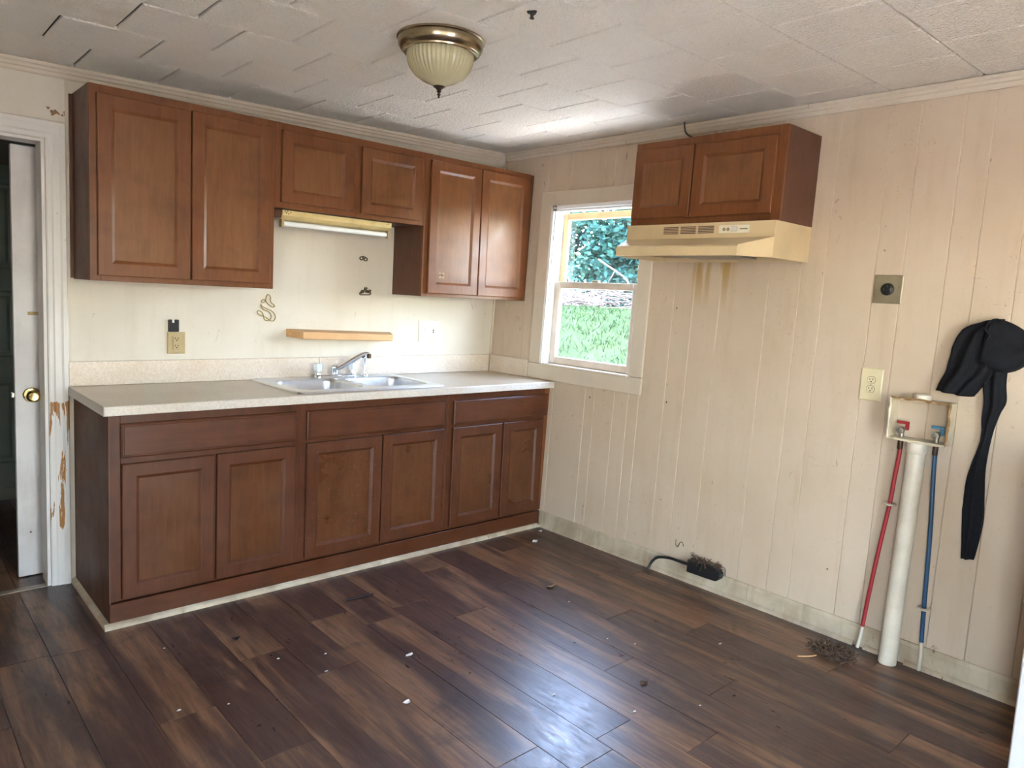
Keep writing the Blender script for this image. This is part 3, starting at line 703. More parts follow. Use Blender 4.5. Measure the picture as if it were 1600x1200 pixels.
# ================================================================== RANGE HOOD
hd = thing('range_hood', (-.2, -1.75, 1.645), 'almond range hood with front grilles under the short cabinet', 'range hood')
def rr(off, y0, y1, z): return [(y0, off, z), (y1, off, z)]
bm = bmesh.new(); ya, yb, ia, ib = -2.152, -1.351, -2.079, -1.428; t_ = .002
V = {}
def hv(k, p): V[k] = bm.verts.new(p)
for s, yy, yi in (('r', ya, ia), ('l', yb, ib)):
    hv(s+'bt', (yy, .0, 1.8075)); hv(s+'bb', (yy, .0, 1.648)); hv(s+'ft', (yy, .320, 1.8075)); hv(s+'fm', (yy, .322, 1.738)); hv(s+'fb', (yy, .322, 1.6475))
    hv(s+'lt', (yi, .478, 1.692)); hv(s+'lu', (yi, .486, 1.684)); hv(s+'lb', (yi, .486, 1.645)); hv(s+'lh', (yi, .474, 1.645))
for f in (('rbt', 'lbt', 'lft', 'rft'), ('rft', 'lft', 'lfm', 'rfm'), ('rfm', 'lfm', 'llt', 'rlt'), ('rlt', 'llt', 'llu', 'rlu'), ('rlu', 'llu', 'llb', 'rlb'), ('rlb', 'llb', 'llh', 'rlh'),
          ('rbt', 'rft', 'rfm', 'rfb', 'rbb'), ('rfm', 'rlt', 'rlu', 'rlb', 'rlh', 'rfb'), ('lbt', 'lft', 'lfm', 'lfb', 'lbb'), ('lfm', 'llt', 'llu', 'llb', 'llh', 'lfb'), ('rbt', 'rbb', 'lbb', 'lbt')):
    bm.faces.new([V[k] for k in f])
shell = mk('shell', bm, M_hood, hd, tf=tfR)
bm = bmesh.new(); loft(bm, [[(ya+.004, .003, z), (yb-.004, .003, z), (yb-.004, .318, z), (ib-.004, .470, z), (ia+.004, .470, z), (ya+.004, .318, z)] for z in (1.672, 1.676)])
mk('underside', bm, M_hoodin, hd, tf=tfR)
mk('grease_filter', B(-1.93, -1.62, .06, .30, 1.658, 1.671, bevel=.002), M_valve, hd, tf=tfR)
mk('lamp_lens', B(-1.90, -1.66, .33, .43, 1.660, 1.671, bevel=.004), M_fix, hd, tf=tfR)
for k in range(3):
    a1 = -1.573 - k*.0965
    gr = mk('vent_grille', B(a1-.088, a1, .3212, .3224, 1.757, 1.795), M_hood, hd, tf=tfR)
    for j in range(5): mk('slot', B(a1-.086, a1-.002, .3224, .3229, 1.759+j*.0073, 1.7635+j*.0073), M_hoodline, gr, tf=tfR)
sw = mk('switch_plate', B(-2.032, -1.878, .3212, .3228, 1.757, 1.792, bevel=.0005), M_ivoryl, hd, tf=tfR)
for a in (-1.905, -1.925): mk('pictogram', lathe(bmesh.new(), [(.001, .0005), (.008, .0005), (.008, 0)], 14, (a, .3229, 1.774), 'y'), M_plate, sw, tf=tfR)
mk('rocker_switch', B(-1.973, -1.942, .3228, .330, 1.764, 1.787, bevel=.002), M_chip, sw, tf=tfR)
mk('slide_switch', B(-2.022, -1.984, .3228, .326, 1.772, 1.777, bevel=.001), M_plate, sw, tf=tfR)
# cable from the ceiling down to the hood cabinet
pts = smooth_path([(-1.462, .085, 2.352), (-1.472, .092, 2.322), (-1.505, .12, 2.285), (-1.570, .15, 2.250), (-1.66, .17, 2.232), (-1.74, .17, 2.219)], 5)
mk('power_cable', tube(bmesh.new(), pts, .0045, 8), M_wire, tf=tfR, smooth=True, label='brown cable hanging from the ceiling to the hood cabinet top', cat='cable')

# ================================================================== CEILING LAMP
lx, ly = -1.592, -1.527; lz = CZ_(lx, ly)
la = thing('ceiling_lamp', (lx, ly, lz-.2), 'flush ceiling lamp with brass rim and ribbed amber glass bowl', 'ceiling lamp')
mk('brass_pan', lathe(bmesh.new(), [(.150, lz-.0005), (.156, lz-.004), (.157, lz-.010), (.152, lz-.013), (.153, lz-.018), (.150, lz-.034), (.142, lz-.047), (.134, lz-.051), (.132, lz-.056), (.126, lz-.058), (.118, lz-.054), (.10, lz-.05), (.02, lz-.045), (.001, lz-.045)], 64, (lx, ly, 0)), M_brass, la, smooth=40)
dome = [(.116, lz-.053), (.117, lz-.066), (.114, lz-.086), (.105, lz-.108), (.088, lz-.130), (.064, lz-.147), (.040, lz-.157), (.026, lz-.164), (.014, lz-.170)]
mk('glass_bowl', lathe(bmesh.new(), dome, 192, (lx, ly, 0), flute=lambda r, h, a: r*(1+.032*math.cos(44*a)*min(1, max(0, (r-.045)/.03)))), M_dome, la, smooth=True)
mk('finial', lathe(bmesh.new(), [(.001, lz-.160), (.021, lz-.163), (.022, lz-.168), (.013, lz-.174), (.007, lz-.180), (.009, lz-.184), (.005, lz-.188), (.0045, lz-.191), (.0075, lz-.194), (.005, lz-.198), (.003, lz-.200), (.0045, lz-.203), (.003, lz-.206), (.001, lz-.207)], 20, (lx, ly, 0)), M_bronze, la, smooth=40)
mk('bulb', lathe(bmesh.new(), [(.013, lz-.046), (.013, lz-.062), (.026, lz-.082), (.030, lz-.10), (.022, lz-.12), (.001, lz-.128)], 20, (lx, ly, 0)), M_tube, la, smooth=True)
hx, hy = -1.547, -1.955; hz = CZ_(hx, hy)
mk('ceiling_hook', lathe(bmesh.new(), [(.001, hz-.0015), (.016, hz-.0015), (.014, hz-.006), (.006, hz-.008), (.005, hz-.018), (.008, hz-.022), (.001, hz-.024)], 14, (hx, hy, 0), flute=lambda r, h, a: r*(1+.2*math.sin(3*a))), M_dark, smooth=40, label='small dark ceiling fixing stub near the lamp', cat='hook')

# ================================================================== BACK WALL FITTINGS
fl = thing('fluorescent_light', (-1.27, -.2, 1.72), 'yellowed under-cabinet fluorescent light fixture above the sink', 'light fixture')
bm = bmesh.new(); prism(bm, [(.12, 1.7885), (.235, 1.7885), (.232, 1.762), (.20, 1.745), (.12, 1.745)], -1.585, -.955, 'x'); mk('housing', bm, M_fix, fl, tf=tfB)
mk('end_plate', B(-1.625, -1.587, .14, .226, 1.748, 1.788, bevel=.002), M_woodside, fl, tf=tfB)
mk('fluorescent_tube', tube(bmesh.new(), [(-1.568, .205, 1.724), (-.972, .205, 1.724)], .0125, 16), M_tube, fl, tf=tfB, smooth=50)
for a in (-1.583, -.969): mk('tube_socket', B(a, a+.014, .190, .220, 1.706, 1.7445, bevel=.002), M_tanp, fl, tf=tfB)
bm = bmesh.new(); bm2 = bmesh.new()
for (dx, dz) in ((.012, .010), (.026, .012), (.020, .003), (.042, .008), (.032, -.001), (.600, .006), (.612, .010)):
    mk('screw_hole', lathe(bmesh.new(), [(.003, .0012), (.003, 0)], 8, (-1.585+dx, .2335, 1.772+dz), 'y', cap=True), M_dark, fl, tf=tfB)
bm.free(); bm2.free()

bm = bmesh.new(); prism(bm, [(.001, 1.140), (.088, 1.134), (.092, 1.138), (.092, 1.172), (.001, 1.182)], -1.448, -.795, 'x')
for v in bm.verts:
    if v.co.x > -.9 and v.co.y > .05: v.co.x -= .035
    if v.co.x < -1.4 and v.co.y > .05: v.co.x += .055
    v.co.z += (v.co.x+1.4)*-.022
mk('wall_ledge', bm, M_pine, tf=tfB, label='short bare pine ledge on the wall above the sink', cat='shelf')

def outlet(name, tf, a, c, w_, h_, mat, label, kind, org, cat='outlet'):
    r = thing(name, org, label, cat)
    bm = bmesh.new()
    loft(bm, [[(a+s1*(w_/2-i), b, c+s2*(h_/2-i)) for s1, s2 in ((-1, -1), (1, -1), (1, 1), (-1, 1))] for i, b in ((0, .0008), (0, .004), (.004, .0065))])
    mk('cover_plate', bm, mat, r, tf=tf)
    def recept(ac, cc, rot=0):
        bmx = bmesh.new(); pts = []
        for k in range(20):
            t = 2*math.pi*k/20; pts.append((ac + .0165*math.cos(t), max(-.0135, min(.0135, .0165*math.sin(t))) + cc))
        loft(bmx, [[(x, b, z) for x, z in pts] for b in (.0066, .0090)])
        rc = mk('receptacle', bmx, mat, r, tf=tf)
        bmx = bmesh.new()
        box(bmx, ac-.0078, ac-.0052, .0090, .0094, cc-.001, cc+.008); box(bmx, ac+.0052, ac+.0078, .0090, .0094, cc, cc+.007)
        lathe(bmx, [(.0030, .0004), (.0030, 0)], 8, (ac, .0090, cc-.0075), 'y', cap=True)
        mk('slot', bmx, M_dark, rc, tf=tf)
        bmx = bmesh.new(); L_ = [[(x + (x-ac)*s, b, z + (z-cc)*s) for x, z in pts] for s, b in ((.0, .0066), (.10, .0066), (.10, .0068), (0, .0068))]
        loft(bmx, L_, cap=False); mk('receptacle_edge', bmx, M_gap, rc, tf=tf)
    def screw(ac, cc): mk('screw', lathe(bmesh.new(), [(.001, .0015), (.0028, .0012), (.003, 0)], 10, (ac, .0066, cc), 'y'), M_valve, r, tf=tf)
    if kind == 'duplex':
        recept(a, c+.0195); recept(a, c-.0195); screw(a, c)
    elif kind == 'combo':
        recept(a-w_*.24, c+.0195); recept(a-w_*.24, c-.0195); screw(a-w_*.24, c)
        mk('toggle_slot', B(a+w_*.24-.005, a+w_*.24+.005, .0066, .0072, c-.012, c+.012), M_gap, r, tf=tf)
        bmx = bmesh.new(); loft(bmx, [[(a+w_*.24+sx, b, c+z0_+sz) for sx, sz in ((-.0035, -.004), (.0035, -.004), (.0035, .004), (-.0035, .004))] for b, z0_ in ((.0072, -.001), (.020, -.009))])
        mk('toggle', bmx, M_ivoryl, r, tf=tf); screw(a+w_*.24, c+.030); screw(a+w_*.24, c-.030)
    elif kind == 'decora':
        dcx = mk('receptacle', B(a-.0165, a+.0165, .0066, .0100, c-.033, c+.033, bevel=.001), mat, r, tf=tf)
        bmx = bmesh.new()
        for cc in (c+.019, c-.017):
            box(bmx, a-.0080, a-.0052, .0100, .0104, cc, cc+.009); box(bmx, a+.0052, a+.0080, .0100, .0104, cc, cc+.008); lathe(bmx, [(.0032, .0004), (.0032, 0)], 8, (a, .0100, cc-.006), 'y', cap=True)
        mk('slot', bmx, M_dark, dcx, tf=tf); screw(a, c+.046); screw(a, c-.046)
    elif kind == 'range':
        rc = mk('receptacle', lathe(bmesh.new(), [(.001, .009), (.023, .009), (.026, .007), (.026, 0)], 32, (a, .0066, c), 'y'), M_black, r, tf=tf, smooth=35)
        bmx = bmesh.new(); box(bmx, a-.0145, a-.0125, .0156, .0162, c-.006, c+.006); box(bmx, a+.0115, a+.0135, .0156, .0162, c-.006, c+.006); box(bmx, a-.001, a+.001, .0156, .0162, c+.008, c+.017)
        mk('contact', bmx, M_valve, rc, tf=tf); screw(a, c+.034); screw(a, c-.034)
    return r
outlet('wall_outlet', tfB, -2.011, 1.108, .083, .106, M_tanp, 'tan rectangular outlet on the wall left of the sink', 'decora', (-2.011, 0, 1.06))
outlet('wall_outlet', tfB, -.514, 1.177, .147, .132, M_ivoryl, 'ivory outlet and light switch plate right of the sink', 'combo', (-.514, 0, 1.11))
outlet('wall_outlet', tfR, -2.496, 1.131, .090, .139, M_ivory, 'ivory duplex outlet above the washer valve box', 'duplex', (.04, -2.496, 1.06))
outlet('stove_outlet', tfR, -2.517, 1.538, .117, .120, M_plate, 'square metal plate with round black stove socket', 'range', (.055, -2.517, 1.48))
# open black device box above the tan outlet
bm = bmesh.new()
for a in ((-2.050, -2.047, 1.1625, 1.222), (-2.000, -1.997, 1.1625, 1.222), (-2.047, -2.000, 1.219, 1.222)): box(bm, a[0], a[1], -.05, .003, a[2], a[3])
box(bm, -2.047, -2.000, -.05, -.046, 1.1625, 1.219)
jb = thing('device_box', (-2.02, 0, 1.16), 'open black electrical box above the tan outlet', 'electrical box')
mk('box_shell', B(-2.049, -1.999, .0005, .010, 1.1625, 1.222, bevel=.003), M_black, jb, tf=tfB)
mk('box_face', B(-2.043, -2.005, .0101, .012, 1.168, 1.214), M_dark, jb, tf=tfB)
mk('stub_tab', B(-2.034, -2.024, .012, .016, 1.207, 1.224, bevel=.001), M_chip, jb, tf=tfB)
bm.free()

# dried glue beads and small wall ornaments
def px_glue(u, v):                         # u,v in a 1200-unit sketch square, 1 unit = .000168 m
    return (-1.648 + u*.000172, .003, 1.425 - v*.000190)
g1 = [(480, 500), (500, 400), (545, 330), (600, 345), (640, 400), (630, 500), (660, 550), (740, 600), (765, 650), (710, 670), (640, 650), (540, 570), (480, 500), (400, 470), (340, 520), (380, 560), (450, 540), (480, 500)]
g2 = [(340, 600), (380, 660), (520, 720), (680, 780), (770, 860), (800, 960), (760, 1040), (690, 1065), (610, 1040)]
g3 = [(340, 600), (350, 680), (430, 750), (560, 790), (640, 860), (670, 950), (620, 1030), (540, 1055), (450, 1020), (420, 930), (390, 840), (300, 785), (225, 800), (240, 860), (320, 910), (420, 935), (520, 970), (600, 1030)]
bm = bmesh.new()
for q in (g1, g2, g3): tube(bm, smooth_path([px_glue(*p) for p in q], 4), .0024, 6)
mk('glue_squiggle', bm, M_glue, tf=tfB, smooth=True, label='looping tan bead of dried glue below the left wall cabinet', cat='glue bead')
bm = bmesh.new(); gx, gz = -.990, 1.592
for cx_, cz_ in ((-.013, .001), (.014, -.003)): tube(bm, [(gx+cx_+.0105*math.cos(t), .003, gz+cz_+.0085*math.sin(t)) for t in [k*math.pi/8 for k in range(17)]], .0038, 6)
tube(bm, [(gx-.006, .003, gz+.014), (gx+.006, .003, gz+.011), (gx+.018, .003, gz+.006)], .003, 6)
mk('wall_ornament', bm, M_gluedark, tf=tfB, smooth=True, label='tiny brown spectacle-shaped mark on the wall under the short cabinet', cat='ornament')
bm = bmesh.new(); ox, oz = -.972, 1.405
def st(pts, r=.0042): tube(bm, [(ox+x*.001, .003, oz+z*.001) for x, z in pts], r, 6)
st([(-38, -16), (-30, -8), (-22, 4), (-12, 8), (-20, -4), (-26, -14)]); st([(-36, -20), (-28, -21), (28, -19), (36, -14), (36, -8)], .0036)
st([(-12, -10), (-4, 22), (2, -6), (8, 24)]); st([(10, -8), (14, 8)]); st([(15, 18), (16, 19)], .003); st([(28, 6), (20, 2), (20, -8), (28, -7)]); st([(24, -2), (32, 0), (36, 10), (30, 10), (28, -4), (36, -6)])
mk('script_ornament', bm, M_gluedark, tf=tfB, smooth=True, label='small dark brown script lettering stuck on the wall above the ledge', cat='ornament')

# ================================================================== WASHER CONNECTIONS
wb = thing('washer_box', (-.02, -2.72, .925), 'open yellowed washer valve box with broken rim on the wall', 'valve box')
ya, yb, za, zb, dp, th = -2.832, -2.612, .930, 1.098, .085, .005
bm = bmesh.new()
box(bm, ya, ya+th, .001, dp, za, zb, bevel=.001); box(bm, yb-th, yb, .001, dp, za, zb, bevel=.001); box(bm, ya+th, yb-th, .001, dp, za, za+th, bevel=.001); box(bm, ya+th, yb-th, .001, dp, zb-th, zb, bevel=.001)
mk('box_walls', bm, M_box, wb, tf=tfR)
bm = bmesh.new(); rnd = random.Random(3)
def rim(p, q, n_):
    pts = [Vector(p).lerp(Vector(q), k/n_) + Vector((rnd.uniform(-.0025, .0025), rnd.uniform(0, .005), rnd.uniform(-.0025, .0025))) for k in range(n_+1)]
    tube(bm, pts, [rnd.uniform(.0026, .006) for _ in pts], 6)
rim((ya, dp, za+.005), (ya, dp, zb), 14); rim((ya, dp, zb), (yb, dp, zb), 14)
mk('broken_rim', bm, M_rust, wb, tf=tfR)
bm = bmesh.new(); rim((yb, dp, zb), (yb, dp, za), 10); rim((yb, dp, za), (ya, dp, za), 14); mk('front_lip', bm, M_box, wb, tf=tfR)
mk('top_knockout', lathe(bmesh.new(), [(.001, 1.122), (.026, 1.122), (.032, 1.117), (.033, 1.099), (.001, 1.099)], 20, (-2.716, .045, 0)), M_pvc, wb, tf=tfR, smooth=35)
for nm, yv, mh, dz in (('hot', -2.655, M_red, 0), ('cold', -2.787, M_bluev, .0)):
    vb = mk('valve', lathe(bmesh.new(), [(.009, za+th+.0005), (.009, za+.030), (.012, za+.032), (.012, za+.044), (.006, za+.048), (.001, za+.048)], 14, (yv, .045, 0)), M_valve, wb, tf=tfR, smooth=35)
    mk('spigot', lathe(bmesh.new(), [(.006, .048), (.013, .049), (.014, .072), (.008, .073), (.007, .060), (.001, .060)], 16, (yv, .0, za+.034), 'y'), M_valve, vb, tf=tfR, smooth=35)
    bm = bmesh.new(); box(bm, yv-.022, yv+.028, .030, .036, za+.058, za+.070, bevel=.002); box(bm, yv-.022, yv-.006, .030, .036, za+.034, za+.058, bevel=.002); mk('valve_handle', bm, mh, vb, tf=tfR)
# pipes
def pex(name, pts, mat, r, label, cat, ring, endmat, base):
    t = thing(name, base, label, cat)
    pt = smooth_path(pts, 6)
    mk('pipe_run', tube(bmesh.new(), pt, r, 12), mat, t, tf=tfR, smooth=50)
    if ring:
        ra, rb, rc = ring
        mk('wall_clip_ring', lathe(bmesh.new(), [(.010, rc+.004), (.024, rc+.003), (.026, rc), (.024, rc-.003), (.010, rc-.004)], 20, (ra, rb, 0), cap=True), M_pvc, t, tf=tfR, smooth=35)
    return t
t = pex('red_water_pipe', [(-2.655, .045, .915), (-2.656, .045, .86), (-2.647, .040, .75), (-2.640, .036, .648), (-2.618, .030, .45), (-2.600, .028, .25), (-2.590, .030, .10)], M_red, .0085, 'red plastic water pipe running from the washer box to the floor', 'pipe', (-2.640, .036, .648), None, (-.05, -2.62, 0))
mk('bare_end', tube(bmesh.new(), [(-2.590, .030, .099), (-2.586, .031, .05), (-2.580, .033, .003)], .0075, 10), M_pvc, t, tf=tfR, smooth=50)
mk('brass_fitting', lathe(bmesh.new(), [(.0095, .930), (.0105, .925), (.0105, .888), (.0092, .884)], 14, (-2.655, .045, 0), cap=True), M_bronze, t, tf=tfR, smooth=35)
t = pex('blue_water_pipe', [(-2.787, .045, .915), (-2.792, .044, .80), (-2.806, .038, .55), (-2.816, .032, .255), (-2.822, .030, .12)], M_blue, .0085, 'blue plastic water pipe running from the washer box to the floor', 'pipe', (-2.816, .032, .258), None, (-.05, -2.8, 0))
mk('bare_end', tube(bmesh.new(), [(-2.822, .030, .119), (-2.826, .031, .06), (-2.826, .033, .003)], .0075, 10), M_pvc, t, tf=tfR, smooth=50)
mk('brass_fitting', lathe(bmesh.new(), [(.0095, .930), (.0105, .925), (.0105, .888), (.0092, .884)], 14, (-2.787, .045, 0), cap=True), M_bronze, t, tf=tfR, smooth=35)
t = thing('drain_pipe', (-.09, -2.72, 0), 'thick stained white drain pipe standing below the washer box', 'pipe')
mk('pipe_run', tube(bmesh.new(), smooth_path([(-2.722, .052, .884), (-2.721, .058, .60), (-2.718, .064, .30), (-2.716, .068, .002)], 5), .0345, 24), M_pvc, t, tf=tfR, smooth=50)
mk('collar', lathe(bmesh.new(), [(.030, .9295), (.036, .928), (.039, .922), (.039, .886), (.036, .880)], 24, (-2.722, .052, 0), cap=True), M_pvc, t, tf=tfR, smooth=35)

# black cloth hung on the wall
bm = bmesh.new(); rnd = random.Random(5)
def drape(stations, d0, d1, n=22, fold=.018, fr=3.0, ph=0.0, base=.012):
    loops = []; sm = []
    for s, (L_, R_) in enumerate(stations): sm.append((Vector((L_[0], 0, L_[1])), Vector((R_[0], 0, R_[1]))))
    Ls = smooth_path([a for a, b in sm], 4); Rs = smooth_path([b for a, b in sm], 4); T = len(Ls)
    for i, (a, b) in enumerate(zip(Ls, Rs)):
        t = i/(T-1); dep = d0 + (d1-d0)*t; lp = []
        for k in range(n):
            an = math.pi*k/(n-1); u = .5-.5*math.cos(an)
            p = a.lerp(b, u)
            f = dep*math.sin(an)**.6 + fold*math.sin(an)*math.sin(fr*2*math.pi*u + ph + 2.2*t) + .006*noise.noise(p*40)
            jag = Vector((noise.noise(Vector((p.x*60, t*9, ph))), 0, noise.noise(Vector((p.z*60, t*9, ph+3)))))*.004
            lp.append(Vector((p.x, base + max(f, .004), p.z)) + jag)
        for k in range(n-1, -1, -1):
            u = .5-.5*math.cos(math.pi*k/(n-1)); p = a.lerp(b, u); lp.append(Vector((p.x, base - .006, p.z)))
        loops.append(lp)
    loft(bm, loops)
drape([((-2.905, 1.428), (-2.955, 1.438)), ((-2.836, 1.402), (-2.958, 1.37)), ((-2.800, 1.335), (-2.958, 1.30)), ((-2.790, 1.25), (-2.950, 1.235)), ((-2.778, 1.20), (-2.915, 1.18)), ((-2.760, 1.145), (-2.886, 1.132))], .05, .085, fr=2.3, ph=.4)
drape([((-2.925, 1.438), (-2.905, 1.25)), ((-2.965, 1.430), (-2.960, 1.235)), ((-3.010, 1.408), (-3.010, 1.245)), ((-3.050, 1.375), (-3.050, 1.28)), ((-3.075, 1.345), (-3.075, 1.315))], .085, .05, fr=1.0, ph=2.0, fold=.010)
drape([((-2.905, 1.27), (-2.985, 1.27)), ((-2.914, 1.19), (-2.988, 1.19)), ((-2.924, 1.125), (-2.996, 1.126)), ((-2.926, 1.05), (-2.980, 1.075)), ((-2.930, .965), (-2.964, .985)), ((-2.906, .855), (-2.958, .865)), ((-2.899, .75), (-2.966, .76)), ((-2.901, .67), (-2.974, .67)), ((-2.908, .59), (-2.970, .59)), ((-2.916, .495), (-2.960, .502))], .035, .012, fr=1.6, ph=1.0, fold=.008)
tube(bm, smooth_path([(-2.93, .10, 1.43), (-2.922, .115, 1.40), (-2.940, .118, 1.375), (-2.926, .112, 1.355), (-2.935, .10, 1.42)], 5), .004, 6)
mk('black_cloth', bm, M_cloth, tf=tfR, smooth=True, label='bunched black cloth with a long torn strip hanging on the wall', cat='cloth')

# black surface socket at the foot of the wall with its cord
pb = thing('floor_socket_box', (-.05, -1.8, .06), 'black plug box with cord fuzzed with lint at the baseboard', 'plug')
bm = bmesh.new(); loft(bm, [[(-1.715, b, .065), (-1.885, b, .068), (-1.905, b, .085), (-1.908, b, .112), (-1.885, b, .132), (-1.716, b, .130)] for b in (.0142, .052)]); bmesh.ops.bevel(bm, geom=bm.edges[:], offset=.003, segments=1, affect='EDGES')
mk('plug_body', bm, M_black, pb, tf=tfR)
mk('cord', tube(bmesh.new(), smooth_path([(-1.714, .032, .098), (-1.66, .034, .098), (-1.60, .036, .098), (-1.53, .038, .082), (-1.497, .045, .050), (-1.484, .060, .006)], 6), .0075, 8), M_black, pb, tf=tfR, smooth=True)
bm = bmesh.new(); rnd = random.Random(9)
for k in range(70):
    p0 = Vector((rnd.uniform(-1.90, -1.74), rnd.uniform(.02, .055), rnd.uniform(.128, .140)))
    p1 = p0 + Vector((rnd.uniform(-.035, .035), rnd.uniform(-.012, .012), rnd.uniform(-.012, .028))); p2 = p1 + Vector((rnd.uniform(-.03, .02), rnd.uniform(-.01, .01), rnd.uniform(-.04, .01)))
    tube(bm, smooth_path([p0, p1, p2], 3), .0016, 4)
mk('lint_fuzz', bm, M_lint, pb, tf=tfR, kind='stuff')
bm = bmesh.new(); tube(bm, smooth_path([(-1.605, .003, .195), (-1.607, .004, .165), (-1.622, .004, .160), (-1.632, .004, .185), (-1.645, .004, .190), (-1.655, .003, .170)], 4), .0016, 5)
mk('wire_scrap', bm, M_wire, tf=tfR, smooth=True, label='thin bent wire scrap on the wall above the plug cord', cat='wire')

# ================================================================== DEBRIS ON THE FLOOR
FZ = .0008
mk('black_rod', tube(bmesh.new(), [(-1.560, -.913, FZ+.005), (-1.49, -.919, FZ+.005), (-1.424, -.926, FZ+.005)], .0048, 8), M_black, smooth=40, label='thin black rod lying on the floor before the cabinets', cat='rod')
def flake(name, x, y, s, mat, label, cat, group=None, h=.006, seed=0, n=7):
    rnd = random.Random(seed); bm = bmesh.new(); a0 = rnd.uniform(0, 6)
    ring = [Vector((x + s*rnd.uniform(.5, 1)*math.cos(a0+2*math.pi*k/n), y + .55*s*rnd.uniform(.5, 1)*math.sin(a0+2*math.pi*k/n), FZ + rnd.uniform(.0005, h))) for k in range(n)]
    c = Vector((x, y, FZ+.0003)); top = bm.verts.new(c + Vector((0, 0, .0012)))
    vr = [bm.verts.new(p + Vector((0, 0, .0011))) for p in ring]; lo = bm.verts.new(c); vl = [bm.verts.new(p) for p in ring]
    for k in range(n):
        j = (k+1) % n; bm.faces.new((top, vr[k], vr[j])); bm.faces.new((lo, vl[j], vl[k])); bm.faces.new((vr[k], vl[k], vl[j], vr[j]))
    mk(name, bm, mat, label=label, cat=cat, group=group)
DEB = [('dry_leaf', -.668, -1.348, .035, M_leaf, 'curled dry leaf on the floor near the window wall', 'leaf', .016),
       ('dust_clump', -.275, -.82, .028, M_chip, 'crumpled pale lint ball on the floor near the corner', 'lint', .014),
       ('paper_scrap', -.115, -.70, .020, M_chip, 'pale curled paper scrap at the foot of the corner cabinet', 'paper', .012),
       ('paper_scrap', -.060, -.625, .018, M_chip, 'white paper scrap tucked in the floor corner', 'paper', .008),
       ('dirt_crumb', -2.09, -.985, .022, M_dark, 'black crumb on the floor before the left base cabinet', 'crumb', .012),
       ('paper_scrap', -1.605, -1.50, .018, M_chip, 'white scrap near the middle of the floor', 'paper', .006),
       ('paper_scrap', -1.80, -1.78, .020, M_chip, 'curled white scrap on the floor close to the viewer', 'paper', .010),
       ('dirt_crumb', -1.02, -2.20, .025, M_lint, 'brown dirt lump on the bluish floor sheen', 'crumb', .010)]
for k, (nm, x, y, s, mt, lb, ct_, h) in enumerate(DEB): flake(nm, x, y, s, mt, lb, ct_, None, h, 20+k)
chips = [(-2.03, -1.19), (-2.02, -1.23), (-2.33, -.90), (-2.30, -.98), (-1.86, -1.30), (-1.92, -1.42), (-2.25, -1.60), (-2.42, -1.36), (-2.28, -1.42), (-1.0, -1.82), (-.86, -1.88), (-.80, -1.98), (-.55, -1.90), (-.72, -1.52), (-.98, -2.42), (-.82, -2.46), (-1.2, -2.3), (-1.35, -2.05), (-1.5, -1.75), (-.5, -2.2)]
for k, (x, y) in enumerate(chips):
    flake('paint_chip', x, y, random.uniform(.006, .011), M_chip if k % 3 else M_dark, 'tiny white paint chip on the plank floor' if k % 3 else 'tiny black crumb on the plank floor', 'chip', 'tiny white chips on the floor' if k % 3 else 'tiny black crumbs on the floor', .003, 50+k, 5)
bm = bmesh.new(); rnd = random.Random(11)
for k in range(260):
    p0 = Vector((-.19 + rnd.gauss(0, .030), -2.545 + rnd.gauss(0, .042), rnd.uniform(.003, .03))); p1 = p0 + Vector((rnd.uniform(-.022, .022), rnd.uniform(-.022, .022), rnd.uniform(-.008, .018))); p2 = p1 + Vector((rnd.uniform(-.022, .022), rnd.uniform(-.022, .022), -.010))
    for p in (p0, p1, p2): p.z = max(p.z, .0035)
    tube(bm, smooth_path([p0, p1, p2], 3), .0022, 4)
mk('lint_heap', bm, M_lint, kind='stuff', label='brown heap of lint on the floor before the drain pipe', cat='lint')
mk('twig', tube(bmesh.new(), smooth_path([(-.255, -2.505, .004), (-.29, -2.495, .006), (-.33, -2.46, .004)], 4), .003, 6), M_pine, smooth=True, label='short pale twig sticking out of the lint heap', cat='twig')

# ================================================================== OUTDOORS
def gh(x, y): 
    t = min(1, max(0, (x-1.4)/6.2)); t = t*t*(3-2*t)
    return -.45 + 1.72*t + .06*noise.noise(Vector((x*.6, y*.6, 0)))
bm = bmesh.new(); nx, ny = 48, 56; G = {}
for i in range(nx+1):
    for j in range(ny+1):
        x = -14 + 44*i/nx; y = -26 + 62*j/ny; G[i, j] = bm.verts.new((x, y, gh(x, y)))
for i in range(nx):
    for j in range(ny): bm.faces.new((G[i, j], G[i+1, j], G[i+1, j+1], G[i, j+1]))
lawn = mk('lawn', bm, M_lawn, smooth=True, kind=STR, label='sunlit grassy bank outside the window', cat='lawn')
mk('gravel_bounce_strip', B(.40, 2.5, -14, 9, -.6, -.36), M_grav, kind=STR, label='added pale gravel strip bouncing sunlight up into the kitchen window', cat='added ground')  # unseen reflector added to throw sun through the window onto the ceiling
mk('left_bounce_slab', B(-13, -4.66, -15, 3, -.6, -.12), M_conc, kind=STR, label='added pale concrete slab bouncing sunlight in through the left wall', cat='patio')  # unseen reflector added for warm bounce through the left opening
mk('front_bounce_slab', B(-4.65, 1.0, -15, -5.36, -.6, -.13), M_conc, kind=STR, label='added pale concrete slab bouncing sunlight in through the front wall', cat='driveway')  # unseen reflector added for warm bounce through the front opening
bm = bmesh.new(); rnd = random.Random(21)
for k in range(16000):
    x = rnd.uniform(3, 7.3); y = rnd.uniform(-1, 13); z = gh(x, y); h = rnd.uniform(.04, .12); a = rnd.uniform(0, 6.28); wd = .010
    d = Vector((math.cos(a), math.sin(a), 0)); ln = Vector((rnd.uniform(-.08, .08), rnd.uniform(-.08, .08), h))
    p = Vector((x, y, z-.01)); bm.faces.new([bm.verts.new(q) for q in (p-d*wd, p+d*wd, p+ln)])
